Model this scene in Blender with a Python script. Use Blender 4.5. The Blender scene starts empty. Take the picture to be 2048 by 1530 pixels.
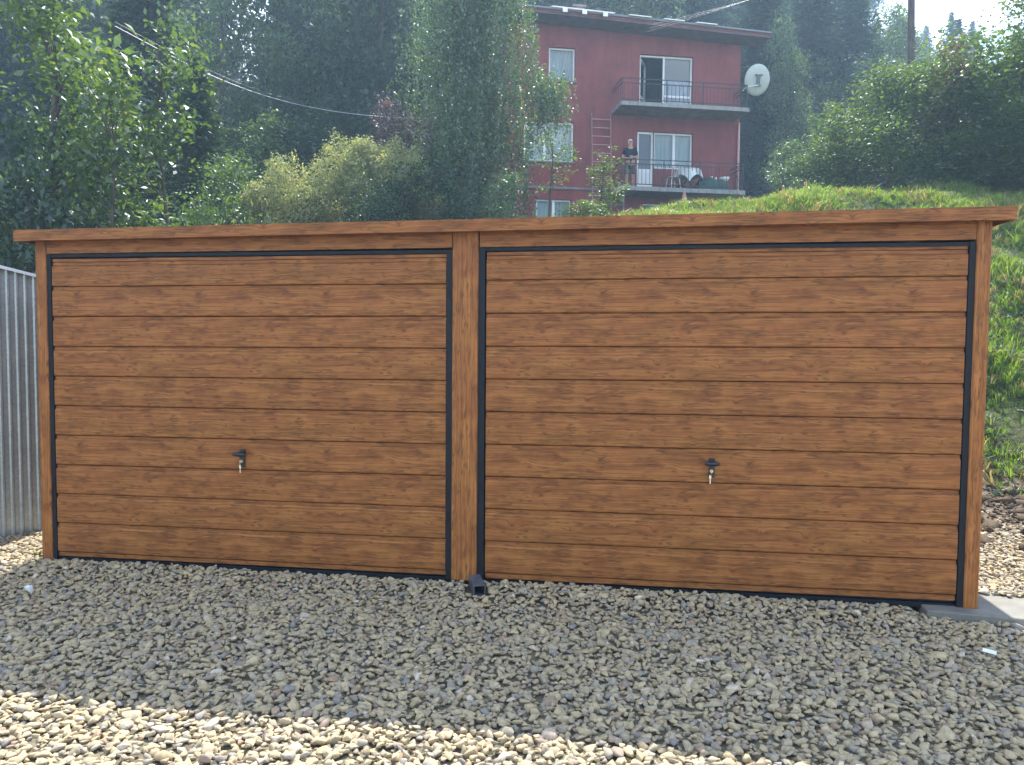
import bpy, bmesh, math, random
import numpy as np
from mathutils import Vector, Matrix

random.seed(7)
rng = np.random.default_rng(11)
PI = math.pi
scene = bpy.context.scene
COL = scene.collection

# ------------------------------------------------------------------ camera, sky, sun, exposure
CAM = np.array([3.9643, -4.7103, 1.5087])
FW = np.array([-0.14583543, 0.98802578, -0.0503694])
RT = np.array([0.98920035, 0.14638439, 0.00736749])
UP = np.array([-0.01465256, 0.04875099, 0.99870348])
FPX = 1530.0
cam_d = bpy.data.cameras.new('camera')
cam_d.sensor_width = 36.0
cam_d.lens = FPX / 2048 * 36.0
cam_d.clip_start = 0.05
cam_d.clip_end = 900
cam = bpy.data.objects.new('camera', cam_d)
COL.objects.link(cam)
m = Matrix.Identity(4)
for i in range(3):
    m[i][0] = RT[i]; m[i][1] = UP[i]; m[i][2] = -FW[i]; m[i][3] = CAM[i]
cam.matrix_world = m
scene.camera = cam

SUN_EL = math.radians(53.0)
SUN_AZ = math.radians(-1.5)          # clockwise from +Y, seen from above
world = bpy.data.worlds.new('World')
scene.world = world
world.use_nodes = True
wt = world.node_tree
wt.nodes.clear()
w_out = wt.nodes.new('ShaderNodeOutputWorld')
w_bg = wt.nodes.new('ShaderNodeBackground')
w_sky = wt.nodes.new('ShaderNodeTexSky')
w_sky.sky_type = 'NISHITA'
w_sky.sun_disc = False
w_sky.sun_elevation = SUN_EL
w_sky.sun_rotation = SUN_AZ
w_sky.dust_density = 0.4
w_sky.ozone_density = 2.5
# thin broken clouds over the whole sky
w_tc = wt.nodes.new('ShaderNodeTexCoord')
w_map = wt.nodes.new('ShaderNodeMapping')
w_map.inputs['Scale'].default_value = (1, 1, 2.6)
w_noise = wt.nodes.new('ShaderNodeTexNoise')
w_noise.inputs['Scale'].default_value = 2.6
w_noise.inputs['Detail'].default_value = 7
w_ramp = wt.nodes.new('ShaderNodeValToRGB')
w_ramp.color_ramp.elements[0].position = 0.47
w_ramp.color_ramp.elements[1].position = 0.66
w_ramp.color_ramp.elements[0].color = (0, 0, 0, 1)
w_ramp.color_ramp.elements[1].color = (0.75, 0.75, 0.75, 1)
w_mix = wt.nodes.new('ShaderNodeMixRGB')
w_mix.inputs[2].default_value = (11.5, 12.2, 13.2, 1)
wt.links.new(w_tc.outputs['Generated'], w_map.inputs[0])
wt.links.new(w_map.outputs[0], w_noise.inputs['Vector'])
wt.links.new(w_noise.outputs['Fac'], w_ramp.inputs[0])
wt.links.new(w_ramp.outputs[0], w_mix.inputs[0])
wt.links.new(w_sky.outputs[0], w_mix.inputs[1])
wt.links.new(w_mix.outputs[0], w_bg.inputs[0])
wt.links.new(w_bg.outputs[0], w_out.inputs[0])
w_bg.inputs[1].default_value = 0.13

sun_d = bpy.data.lights.new('sun', 'SUN')
sun_d.energy = 4.8
sun_d.angle = math.radians(0.5)
sun_d.color = (1.0, 0.95, 0.86)
sun = bpy.data.objects.new('sun', sun_d)
sdir = Vector((math.sin(SUN_AZ) * math.cos(SUN_EL), math.cos(SUN_AZ) * math.cos(SUN_EL), math.sin(SUN_EL)))
sun.rotation_euler = sdir.to_track_quat('Z', 'Y').to_euler()
COL.objects.link(sun)

scene.view_settings.view_transform = 'Standard'
scene.view_settings.look = 'None'
scene.view_settings.exposure = 1.56
scene.view_settings.gamma = 1.0
scene.view_settings.use_curve_mapping = False
scene.render.engine = 'CYCLES'
scene.cycles.use_denoising = True
scene.cycles.max_bounces = 7
scene.cycles.diffuse_bounces = 3
scene.cycles.glossy_bounces = 2
scene.cycles.transmission_bounces = 4
scene.cycles.transparent_max_bounces = 8
scene.cycles.volume_bounces = 0
scene.cycles.sample_clamp_indirect = 6.0
scene.cycles.caustics_reflective = False
scene.cycles.caustics_refractive = False
VEIL_HAZE = 0.0021

# ------------------------------------------------------------------ helpers
def at(px, py, depth):
    return CAM + (FW + RT * (px - 1024) / FPX + UP * (765 - py) / FPX) * depth

def tag(o, label=None, cat=None, group=None, kind=None):
    if label: o['label'] = label
    if cat: o['category'] = cat
    if group: o['group'] = group
    if kind: o['kind'] = kind
    return o

def empty(name, loc=(0, 0, 0), rz=0.0, parent=None):
    o = bpy.data.objects.new(name, None)
    o.location = loc
    o.rotation_euler = (0, 0, rz)
    o.empty_display_size = 0.2
    COL.objects.link(o)
    if parent: o.parent = parent
    return o

def mesh_obj(name, me, parent=None):
    o = bpy.data.objects.new(name, me)
    COL.objects.link(o)
    if parent: o.parent = parent
    return o

class MB:
    def __init__(s):
        s.v = []; s.f = []; s.sm = []
    def add(s, vs, fs, smooth=False):
        b = len(s.v)
        s.v.extend([tuple(p) for p in vs])
        s.f.extend([tuple(i + b for i in f) for f in fs])
        s.sm.extend([smooth] * len(fs))
        return s
    def box(s, x0, x1, y0, y1, z0, z1):
        vs = [(x0, y0, z0), (x1, y0, z0), (x1, y1, z0), (x0, y1, z0), (x0, y0, z1), (x1, y0, z1), (x1, y1, z1), (x0, y1, z1)]
        return s.add(vs, [(0, 3, 2, 1), (4, 5, 6, 7), (0, 1, 5, 4), (1, 2, 6, 5), (2, 3, 7, 6), (3, 0, 4, 7)])
    def hexa(s, vs):
        return s.add(vs, [(0, 3, 2, 1), (4, 5, 6, 7), (0, 1, 5, 4), (1, 2, 6, 5), (2, 3, 7, 6), (3, 0, 4, 7)])
    def tube(s, pts, r, n=8, caps=True, smooth=True):
        pts = [Vector(p) for p in pts]
        rs = r if isinstance(r, (list, tuple)) else [r] * len(pts)
        rings = []
        for i, p in enumerate(pts):
            d = (pts[min(i + 1, len(pts) - 1)] - pts[max(i - 1, 0)])
            if d.length < 1e-9: d = Vector((0, 0, 1))
            d.normalize()
            a = Vector((0, 0, 1)) if abs(d.z) < 0.9 else Vector((1, 0, 0))
            u = d.cross(a).normalized(); w = d.cross(u)
            rings.append([p + (u * math.cos(2 * PI * k / n) + w * math.sin(2 * PI * k / n)) * rs[i] for k in range(n)])
        vs = [q for rg in rings for q in rg]
        fs = []
        for i in range(len(pts) - 1):
            for k in range(n):
                a, b = i * n + k, i * n + (k + 1) % n
                fs.append((a, a + n, b + n, b))
        s.add(vs, fs, smooth)
        if caps:
            s.add(rings[0], [tuple(range(n))]); s.add(rings[-1], [tuple(reversed(range(n)))])
        return s
    def lathe(s, prof, c, n=16, smooth=True):
        vs = []
        for (r, z) in prof:
            for k in range(n):
                vs.append((c[0] + r * math.cos(2 * PI * k / n), c[1] + r * math.sin(2 * PI * k / n), c[2] + z))
        fs = []
        for i in range(len(prof) - 1):
            for k in range(n):
                a, b = i * n + k, i * n + (k + 1) % n
                fs.append((a, b, b + n, a + n))
        return s.add(vs, fs, smooth)
    def profx(s, prof, x0, x1, caps=True):
        """extrude a (y,z) outline along x"""
        n = len(prof)
        vs = [(x0, y, z) for y, z in prof] + [(x1, y, z) for y, z in prof]
        fs = [(i, (i + 1) % n, n + (i + 1) % n, n + i) for i in range(n)]
        if caps: fs += [tuple(reversed(range(n))), tuple(range(n, 2 * n))]
        return s.add(vs, fs)
    def mesh(s, name, mat, bevel=0):
        me = bpy.data.meshes.new(name)
        me.from_pydata(s.v, [], s.f)
        me.polygons.foreach_set('use_smooth', s.sm)
        if mat: me.materials.append(mat)
        bm = bmesh.new(); bm.from_mesh(me)
        bmesh.ops.recalc_face_normals(bm, faces=bm.faces)
        if bevel:
            bmesh.ops.bevel(bm, geom=list(bm.edges), offset=bevel, segments=1, affect='EDGES', profile=0.5)
        bm.to_mesh(me); bm.free()
        me.update()
        return me
    def build(s, name, mat, parent=None, bevel=0):
        return mesh_obj(name, s.mesh(name, mat, bevel), parent)

def copy_tree(o, parent=None):
    c = o.copy(); COL.objects.link(c)
    if parent: c.parent = parent
    for ch in list(o.children):
        copy_tree(ch, c)
    return c

# ------------------------------------------------------------------ material helpers
class NT:
    def __init__(s, name):
        s.m = bpy.data.materials.new(name); s.m.use_nodes = True
        s.t = s.m.node_tree; s.t.nodes.clear()
        s.out = s.t.nodes.new('ShaderNodeOutputMaterial')
    def n(s, typ, **kw):
        nd = s.t.nodes.new('ShaderNode' + typ)
        for k, v in kw.items():
            setattr(nd, k, v)
        return nd
    def set(s, sock, v):
        if isinstance(v, bpy.types.NodeSocket): s.t.links.new(v, sock)
        else: sock.default_value = v
    def math(s, op, a, b=0.0, c=0.0, clamp=False):
        nd = s.n('Math', operation=op, use_clamp=clamp)
        s.set(nd.inputs[0], a); s.set(nd.inputs[1], b)
        if op in ('MULTIPLY_ADD', 'SMOOTH_MIN', 'WRAP', 'COMPARE'): s.set(nd.inputs[2], c)
        return nd.outputs[0]
    def vec(s, x, y, z):
        nd = s.n('CombineXYZ')
        s.set(nd.inputs[0], x); s.set(nd.inputs[1], y); s.set(nd.inputs[2], z)
        return nd.outputs[0]
    def noise(s, vec, scale=1.0, detail=2.0, rough=0.5, w=None):
        nd = s.n('TexNoise')
        if w is not None:
            nd.noise_dimensions = '4D'; s.set(nd.inputs['W'], w)
        if vec is not None: s.set(nd.inputs['Vector'], vec)
        nd.inputs['Scale'].default_value = scale
        nd.inputs['Detail'].default_value = detail
        nd.inputs['Roughness'].default_value = rough
        return nd.outputs['Fac']
    def ramp(s, fac, stops):
        nd = s.n('ValToRGB')
        cr = nd.color_ramp
        while len(cr.elements) < len(stops): cr.elements.new(0.5)
        for e, (p, c) in zip(cr.elements, stops):
            e.position = p
            e.color = (c, c, c, 1) if isinstance(c, (int, float)) else (*c, 1)
        s.set(nd.inputs[0], fac)
        return nd.outputs[0]
    def mix(s, fac, a, b, mode='MIX'):
        nd = s.n('MixRGB', blend_type=mode)
        s.set(nd.inputs[0], fac)
        for i, v in ((1, a), (2, b)):
            s.set(nd.inputs[i], (*v, 1) if isinstance(v, tuple) and len(v) == 3 else v)
        return nd.outputs[0]
    def bsdf(s, color=(.5, .5, .5), rough=0.6, metal=0.0, spec=0.5, bump=None, bump_d=0.002, bump_s=1.0):
        nd = s.n('BsdfPrincipled')
        s.set(nd.inputs['Base Color'], (*color, 1) if isinstance(color, tuple) else color)
        s.set(nd.inputs['Roughness'], rough)
        s.set(nd.inputs['Metallic'], metal)
        s.set(nd.inputs['Specular IOR Level'], spec)
        if bump is not None:
            b = s.n('Bump'); b.inputs['Distance'].default_value = bump_d; b.inputs['Strength'].default_value = bump_s
            s.set(b.inputs['Height'], bump)
            s.t.links.new(b.outputs[0], nd.inputs['Normal'])
        s.t.links.new(nd.outputs[0], s.out.inputs[0])
        return nd

def simple(name, color, rough=0.6, metal=0.0, spec=0.5, var=0.12, scale=6.0, bump=0.0):
    s = NT(name)
    g = s.n('NewGeometry')
    nz = s.noise(g.outputs['Position'], scale, 5, 0.6)
    dark = tuple(c * (1 - var * 1.6) for c in color); light = tuple(min(1, c * (1 + var * 1.6)) for c in color)
    col = s.ramp(nz, [(0.25, dark), (0.75, light)])
    s.bsdf(col, rough, metal, spec, bump=s.noise(g.outputs['Position'], scale * 12, 3) if bump else None, bump_d=bump)
    return s.m

# printed wood-effect steel: the print repeats along the sheet, as on the real one
PITCH = 0.2042
def wood(name, vertical=False, seed=0.0, tone=1.0):
    s = NT(name)
    g = s.n('NewGeometry')
    sp = s.n('SeparateXYZ'); s.t.links.new(g.outputs['Position'], sp.inputs[0])
    X, Z = sp.outputs[0], sp.outputs[2]
    u, v = (Z, X) if vertical else (X, Z)
    P = 0.885
    R = P / (2 * PI)
    H = PITCH * 5
    vm = s.math('ADD', s.math('FLOORED_MODULO', s.math('ADD', v, H * 4 - 0.055 + seed), H), 0.0)
    pk = s.math('FLOOR', s.math('MULTIPLY', vm, (1 / PITCH) if not vertical else 0.0))
    ang = s.math('MULTIPLY', s.math('MULTIPLY_ADD', pk, 0.327, u), 2 * PI / P)
    cx = s.math('MULTIPLY', s.math('COSINE', ang), R)
    cy = s.math('MULTIPLY', s.math('SINE', ang), R)
    def nz(su, sv, vv, w, detail=2.0, rough=0.55):
        return s.noise(s.vec(s.math('MULTIPLY', cx, su), s.math('MULTIPLY', cy, su), s.math('MULTIPLY', vv, sv)), 1.0, detail, rough, w=s.math('MULTIPLY_ADD', pk, 2.37, w + seed))
    warp = s.math('SUBTRACT', nz(7, 7, vm, 3.1, 2), 0.5)
    F = s.math('MULTIPLY_ADD', warp, 0.018, vm)
    warp2 = s.math('SUBTRACT', nz(22, 26, vm, 8.1, 1), 0.5)
    F = s.math('MULTIPLY_ADD', warp2, 0.0035, F)
    knotmask = None
    # knots: along u, height in the print, half-width, strength
    ks = [(0.62, 0.315, .034, .045), (0.36, 0.335, .022, .028), (0.10, 0.30, .016, .020), (0.28, 0.74, .030, .026), (0.70, 0.72, .035, -.02),
          (0.47, 0.90, .018, .020), (0.80, 0.51, .030, .022), (0.20, 0.09, .022, .018), (0.52, 0.12, .03, -.012)]
    if vertical: ks = [(0.3, 0.30, .03, .02), (0.62, 0.55, .025, .02)]
    for (uk, vk, rk, a) in ks:
        du = s.math('SUBTRACT', s.math('FLOORED_MODULO', s.math('SUBTRACT', u, uk - P / 2), P), P / 2)
        dv = s.math('SUBTRACT', vm, vk)
        ex = 1.6 if a > 0 else 2.6
        d2 = s.math('ADD', s.math('POWER', s.math('MULTIPLY', du, 1 / (rk * ex)), 2.0), s.math('POWER', s.math('MULTIPLY', dv, 1 / rk), 2.0))
        b = s.math('DIVIDE', 1.0, s.math('POWER', s.math('ADD', d2, 1.0), 2.0))
        F = s.math('MULTIPLY_ADD', b, a, F)
        if a > 0:
            core = s.math('POWER', b, 6.0)
            knotmask = core if knotmask is None else s.math('MAXIMUM', knotmask, core)
    fine = nz(3.2, 280, F, 0.3, 3, 0.6)
    mid = nz(3.4, 110, F, 1.7, 3, 0.6)
    broad = nz(7, 13, vm, 5.2, 3)
    t = s.math('ADD', s.math('MULTIPLY', fine, 0.36), s.math('ADD', s.math('MULTIPLY', mid, 0.44), s.math('MULTIPLY', broad, 0.30)))
    T = tone
    col = s.ramp(t, [(0.43, (.120 * T, .039 * T, .011 * T)), (0.51, (.210 * T, .075 * T, .021 * T)), (0.57, (.285 * T, .107 * T, .030 * T)), (0.65, (.385 * T, .158 * T, .047 * T))])
    # thin dark annual lines that close into eyes round the knots
    ln = nz(4.2, 40, F, 9.4, 1.5, 0.5)
    l1 = s.math('SUBTRACT', 1.0, s.math('MULTIPLY', s.math('ABSOLUTE', s.math('SUBTRACT', ln, 0.5)), 22.0), clamp=True)
    l2 = s.math('SUBTRACT', 1.0, s.math('MULTIPLY', s.math('ABSOLUTE', s.math('SUBTRACT', ln, 0.61)), 28.0), clamp=True)
    gate = s.ramp(nz(11, 16, vm, 4.4, 1), [(0.44, 0.0), (0.56, 1.0)])
    lines = s.math('MULTIPLY', s.math('MAXIMUM', l1, l2), gate)
    col = s.mix(s.math('MULTIPLY', lines, 0.85), col, (.048 * T, .016 * T, .006 * T))
    # dark short streaks
    st = s.ramp(nz(5, 75, F, 12.4, 2), [(0.60, 0.0), (0.68, 1.0)])
    col = s.mix(s.math('MULTIPLY', st, 0.6), col, (.075 * T, .026 * T, .010 * T))
    if knotmask is not None:
        col = s.mix(s.math('MULTIPLY', knotmask, 0.75), col, (.055, .018, .007))
    # hue drift along the sheet, yellow to red
    col = s.mix(0.22, col, s.mix(s.ramp(nz(6, 5, vm, 21.0, 1), [(0.4, 0.0), (0.6, 1.0)]), (.25 * T, .085 * T, .024 * T), (.29 * T, .13 * T, .028 * T)))
    s.bsdf(col, 0.5, 0, 0.25, bump=s.math('SUBTRACT', fine, s.math('MULTIPLY', lines, 0.4)), bump_d=0.0006)
    return s.m

M = {}
M['wood'] = wood('wood_print')
M['wood_top'] = wood('wood_print_trim', seed=0.37, tone=1.0)
M['wood_v'] = wood('wood_print_post', vertical=True, seed=0.21, tone=1.12)
M['steel_dark'] = simple('dark_steel', (.009, .011, .016), 0.55, 0.0, 0.22, 0.25, 9)
M['steel_tube'] = simple('grey_steel', (.11, .12, .15), 0.45, 0.2, 0.5, 0.25, 20)
M['plastic_black'] = simple('black_plastic', (.012, .013, .018), 0.35, 0, 0.5, 0.1, 30)
M['nickel'] = simple('nickel', (.62, .56, .42), 0.28, 1.0, 0.5, 0.1, 60)
M['key'] = simple('key_steel', (.72, .70, .66), 0.3, 1.0, 0.5, 0.1, 60)
M['roof_sheet'] = simple('roof_sheet', (.10, .055, .035), 0.5, 0.0, 0.5, 0.15, 3)

def galv():
    s = NT('galvanised_sheet')
    g = s.n('NewGeometry')
    vo = s.n('TexVoronoi'); vo.inputs['Scale'].default_value = 60
    s.t.links.new(g.outputs['Position'], vo.inputs['Vector'])
    nz = s.noise(g.outputs['Position'], 3.0, 5, 0.6)
    t = s.math('ADD', s.math('MULTIPLY', s.ramp(vo.outputs['Color'], [(0, 0.0), (1, 1.0)]), 0.35), s.math('MULTIPLY', nz, 0.65))
    col = s.ramp(t, [(0.25, (.28, .31, .32)), (0.75, (.46, .49, .49))])
    s.bsdf(col, 0.42, 0.55, 0.5)
    return s.m
M['galv'] = galv()
M['white_trim'] = simple('white_trim', (.75, .77, .78), 0.35, 0.2, 0.5, 0.05, 8)

def ground_mat():
    s = NT('ground_soil')
    g = s.n('NewGeometry')
    sp = s.n('SeparateXYZ'); s.t.links.new(g.outputs['Position'], sp.inputs[0])
    n1 = s.noise(g.outputs['Position'], 9, 6, 0.65)
    n2 = s.noise(g.outputs['Position'], 1.1, 4, 0.6)
    grav = s.ramp(n1, [(0.3, (.07, .062, .045)), (0.7, (.20, .175, .12))])
    soil = s.ramp(n1, [(0.3, (.045, .032, .022)), (0.7, (.17, .125, .08))])
    turf = s.ramp(n1, [(0.3, (.022, .035, .010)), (0.7, (.075, .085, .030))])
    yy = s.math('MULTIPLY_ADD', s.math('SUBTRACT', n2, 0.5), 2.0, sp.outputs[1])
    c = s.mix(s.ramp(s.math('MULTIPLY', s.math('SUBTRACT', yy, 1.8), 0.9), [(0.0, 0.0), (1.0, 1.0)]), grav, soil)
    c = s.mix(s.ramp(s.math('MULTIPLY', s.math('SUBTRACT', yy, 4.3), 1.2), [(0.0, 0.0), (1.0, 1.0)]), c, turf)
    s.bsdf(c, 0.9, 0, 0.2, bump=n1, bump_d=0.03)
    return s.m
M['ground'] = ground_mat()

def stone_mat():
    s = NT('gravel_stone')
    a = s.n('Attribute', attribute_type='INSTANCER', attribute_name='tone')
    tc = s.n('TexCoord')
    off = s.math('MULTIPLY', a.outputs['Fac'], 173.0)
    ad = s.n('VectorMath', operation='ADD')
    s.t.links.new(tc.outputs['Object'], ad.inputs[0]); s.t.links.new(s.vec(off, off, off), ad.inputs[1])
    nz = s.noise(ad.outputs[0], 2.4, 5, 0.6)
    base = s.ramp(a.outputs['Fac'], [(0.0, (.30, .255, .16)), (0.16, (.38, .335, .215)), (0.30, (.33, .29, .19)), (0.42, (.29, .26, .18)), (0.50, (.27, .255, .20)), (0.60, (.35, .31, .205)),
                                     (0.70, (.24, .235, .20)), (0.80, (.32, .275, .175)), (0.89, (.185, .195, .195)), (0.96, (.26, .19, .13)), (1.0, (.46, .44, .38))])
    col = s.mix(1.0, base, s.ramp(nz, [(0.25, (.88, .80, .74)), (0.75, (1.45, 1.30, 1.20))]), 'MULTIPLY')
    s.bsdf(col, 0.78, 0, 0.3, bump=nz, bump_d=0.0015)
    return s.m
M['stone'] = stone_mat()

def concrete():
    s = NT('concrete')
    g = s.n('NewGeometry')
    n1 = s.noise(g.outputs['Position'], 5, 6, 0.65); n2 = s.noise(g.outputs['Position'], 160, 3, 0.6)
    t = s.math('ADD', s.math('MULTIPLY', n1, 0.7), s.math('MULTIPLY', n2, 0.3))
    s.bsdf(s.ramp(t, [(0.3, (.13, .125, .11)), (0.7, (.24, .23, .20))]), 0.85, 0, 0.3, bump=t, bump_d=0.006)
    return s.m
M['concrete'] = concrete()

def leaf_mat(name, stops, transl=0.42, gloss=0.07, rough=0.50, yel=(1.5, 1.35, 0.55)):
    s = NT(name)
    a = s.n('Attribute', attribute_name='rnd')
    col = s.ramp(a.outputs['Fac'], stops)
    tcol = s.mix(1.0, col, (*yel, 1), 'MULTIPLY')
    d = s.n('BsdfDiffuse'); s.t.links.new(col, d.inputs[0])
    t = s.n('BsdfTranslucent'); s.t.links.new(tcol, t.inputs[0])
    mx = s.n('MixShader'); mx.inputs[0].default_value = transl
    s.t.links.new(d.outputs[0], mx.inputs[1]); s.t.links.new(t.outputs[0], mx.inputs[2])
    gl = s.n('BsdfGlossy'); gl.inputs['Roughness'].default_value = rough; gl.inputs['Color'].default_value = (.9, .95, 1, 1)
    m2 = s.n('MixShader'); m2.inputs[0].default_value = gloss
    s.t.links.new(mx.outputs[0], m2.inputs[1]); s.t.links.new(gl.outputs[0], m2.inputs[2])
    s.t.links.new(m2.outputs[0], s.out.inputs[0])
    return s.m
M['leaf_green'] = leaf_mat('leaf_green', [(0, (.026, .060, .013)), (.4, (.058, .115, .021)), (.8, (.105, .175, .028)), (1, (.18, .22, .045))], 0.5)
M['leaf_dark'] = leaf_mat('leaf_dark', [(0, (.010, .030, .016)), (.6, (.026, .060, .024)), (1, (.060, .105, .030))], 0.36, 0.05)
M['leaf_light'] = leaf_mat('leaf_light', [(0, (.045, .090, .022)), (.6, (.080, .140, .032)), (1, (.14, .19, .045))], 0.5, 0.06)
M['leaf_yellow'] = leaf_mat('leaf_yellow', [(0, (.12, .17, .05)), (.5, (.27, .31, .12)), (.8, (.42, .42, .20)), (1, (.46, .36, .19))], 0.5, 0.05, yel=(1.3, 1.22, .8))
M['leaf_birch'] = leaf_mat('leaf_birch', [(0, (.032, .072, .022)), (.5, (.062, .125, .034)), (.93, (.100, .165, .045)), (1, (.19, .23, .09))], 0.46, 0.09, 0.45)
M['leaf_red'] = leaf_mat('leaf_red', [(0, (.045, .024, .032)), (.6, (.095, .055, .058)), (1, (.19, .13, .12))], 0.4, 0.10, yel=(1.3, 0.95, 0.85))
M['leaf_brown'] = leaf_mat('leaf_brown', [(0, (.05, .04, .02)), (.6, (.14, .085, .045)), (1, (.27, .17, .10))], 0.4, 0.10, yel=(1.4, 1.0, 0.7))
M['needle'] = leaf_mat('needle', [(0, (.010, .026, .016)), (.6, (.020, .046, .024)), (1, (.040, .078, .034))], 0.2, 0.05, 0.5)
M['grass'] = leaf_mat('grass_blade', [(0, (.07, .14, .018)), (.6, (.15, .25, .028)), (.9, (.21, .31, .040)), (1, (.27, .30, .07))], 0.5, 0.04, yel=(1.35, 1.3, .6))
M['straw'] = leaf_mat('dry_grass_blade', [(0, (.16, .13, .06)), (.6, (.28, .23, .11)), (1, (.38, .33, .18))], 0.35, 0.05)
M['needle_lit'] = leaf_mat('needle_lit', [(0, (.018, .045, .024)), (.6, (.042, .085, .038)), (1, (.085, .135, .055))], 0.3, 0.06, 0.5)  # lighter copy of the spruce colour, imitating sunlit branches

def bark(name, c0, c1, sc=9):
    s = NT(name)
    g = s.n('NewGeometry')
    mp = s.n('Mapping'); mp.inputs['Scale'].default_value = (1, 1, 0.25)
    s.t.links.new(g.outputs['Position'], mp.inputs[0])
    n1 = s.noise(mp.outputs[0], sc, 6, 0.7)
    s.bsdf(s.ramp(n1, [(0.35, c0), (0.65, c1)]), 0.9, 0, 0.2, bump=n1, bump_d=0.02)
    return s.m
M['bark'] = bark('bark', (.035, .026, .020), (.12, .095, .075))
M['bark_birch'] = bark('birch_bark', (.04, .035, .03), (.55, .53, .48), 4)
M['pole'] = bark('pole_wood', (.05, .038, .035), (.13, .10, .09), 14)

# ------------------------------------------------------------------ terrain
def sm(a, b, t):
    t = np.clip((t - a) / (b - a), 0, 1); return t * t * (3 - 2 * t)
PY = np.array([-60, 4.0, 4.6, 6.0, 9.0, 11.0, 13.0, 16.0, 21.0, 30.0, 45, 70, 100, 160, 400])
PZ = np.array([0, 0, .18, 1.10, 3.15, 4.22, 4.70, 5.10, 5.75, 7.4, 13, 24, 35, 44, 46])
def hill(x, y):
    x = np.asarray(x, float); y = np.asarray(y, float)
    yy = np.where(x < 6.5, y - 1.3 * sm(6.5, 4.5, -x * 0 + (6.5 - x) + 4.5) * 0, y)
    sh = 1.6 * (1 - sm(5.8, 7.0, x))          # behind the garage the bank starts further back
    base = np.interp(y - sh * np.exp(-((y - 5) / 3.5) ** 2), PY, PZ)
    f = np.clip(.90 + .022 * (x - 2.5), .70, 1.02)
    b = base * f
    bump = .10 * np.sin(x * 1.7 + y * .9) * np.sin(y * 1.3 - x * .6) + .05 * np.sin(x * 4.1 + 1.3) * np.sin(y * 3.7)
    gz = -.038 - .022 * sm(4.6, 6.2, x) + .008 * np.sin(x * 2.3) * np.sin(y * 2.9 + 1)
    t = sm(4.0, 5.5, y)
    return gz * (1 - sm(4.0, 4.8, y)) + b + bump * t

xs = np.concatenate([np.linspace(-160, -20, 29)[:-1], np.linspace(-20, -4, 33)[:-1], np.linspace(-4, 16, 121)[:-1], np.linspace(16, 40, 41)[:-1], np.linspace(40, 170, 27)])
ys = np.concatenate([np.linspace(-60, -8, 14)[:-1], np.linspace(-8, 3.5, 40)[:-1], np.linspace(3.5, 24, 124)[:-1], np.linspace(24, 60, 37)[:-1], np.linspace(60, 300, 41)])
gx, gy = np.meshgrid(xs, ys)
gzv = hill(gx, gy) + np.where(gy > 3.2, .035 * rng.standard_normal(gx.shape) * sm(3.2, 4.6, gy), 0)
nv = gx.size; W_ = len(xs)
me = bpy.data.meshes.new('ground')
idx = np.arange(nv).reshape(gx.shape)
q = np.stack([idx[:-1, :-1], idx[:-1, 1:], idx[1:, 1:], idx[1:, :-1]], -1).reshape(-1, 4)
me.vertices.add(nv); me.vertices.foreach_set('co', np.stack([gx, gy, gzv], -1).reshape(-1))
me.loops.add(q.size); me.loops.foreach_set('vertex_index', q.reshape(-1))
me.polygons.add(len(q)); me.polygons.foreach_set('loop_start', np.arange(0, q.size, 4)); me.polygons.foreach_set('use_smooth', np.ones(len(q), bool))
me.update(calc_edges=True); me.materials.append(M['ground'])
tag(mesh_obj('ground', me), kind='structure')

# ------------------------------------------------------------------ garage
garage = empty('garage')
tag(garage, 'wide double garage of wood-effect sheet with two brown plank doors on the gravel', 'garage')
FZ = lambda x: 2.222 + 0.0070 * x       # upper edge of the fascia rises slightly to the right
HZ = lambda x: 2.178 + 0.0050 * x       # top of the header
def sloped(x0, x1, y0, y1, zb, zt):
    return [(x0, y0, zb(x0)), (x1, y0, zb(x1)), (x1, y1, zb(x1)), (x0, y1, zb(x0)), (x0, y0, zt(x0)), (x1, y0, zt(x1)), (x1, y1, zt(x1)), (x0, y1, zt(x0))]
# fascia, with a folded drip lip at the bottom
fa = MB().hexa(sloped(-.088, 6.085, -.104, -.100, lambda x: FZ(x) - .050, lambda x: FZ(x) + .022))
fa.hexa(sloped(-.088, 6.085, -.100, -.070, lambda x: FZ(x) - .050, lambda x: FZ(x) - .044))
fa.hexa(sloped(-.088, -.084, -.100, -.02, lambda x: FZ(x) - .050, lambda x: FZ(x) + .022))
fa.build('fascia', M['wood_top'], garage, 0)
fa2 = MB().hexa(sloped(6.081, 6.085, -.0995, 5.1, lambda x: FZ(x) - .050, lambda x: FZ(x) + .018)).build('roof_edge', M['wood_top'], garage)
fa3 = MB().hexa(sloped(-.088, -.084, -.019, 5.1, lambda x: FZ(x) - .050, lambda x: FZ(x) + .018)).build('roof_edge', M['wood_top'], garage)
MB().hexa([(x, y, FZ(x) + (.020 if k else .002) - (.03 * (y + .1) * 0)) for k in (0, 1) for x, y in ((-.083, -.099), (6.080, -.099), (6.080, 5.1), (-.083, 5.1))]).build('roof', M['roof_sheet'], garage)
# headers over the doors
for x0, x1, zb in ((.075, 2.884, 2.096), (3.062, 5.922, 2.108)):
    MB().hexa(sloped(x0, x1, -.006, .03, lambda x: zb + .004 * (x - x0), lambda x: FZ(x) - .003)).build('header', M['wood_top'], garage)
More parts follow.
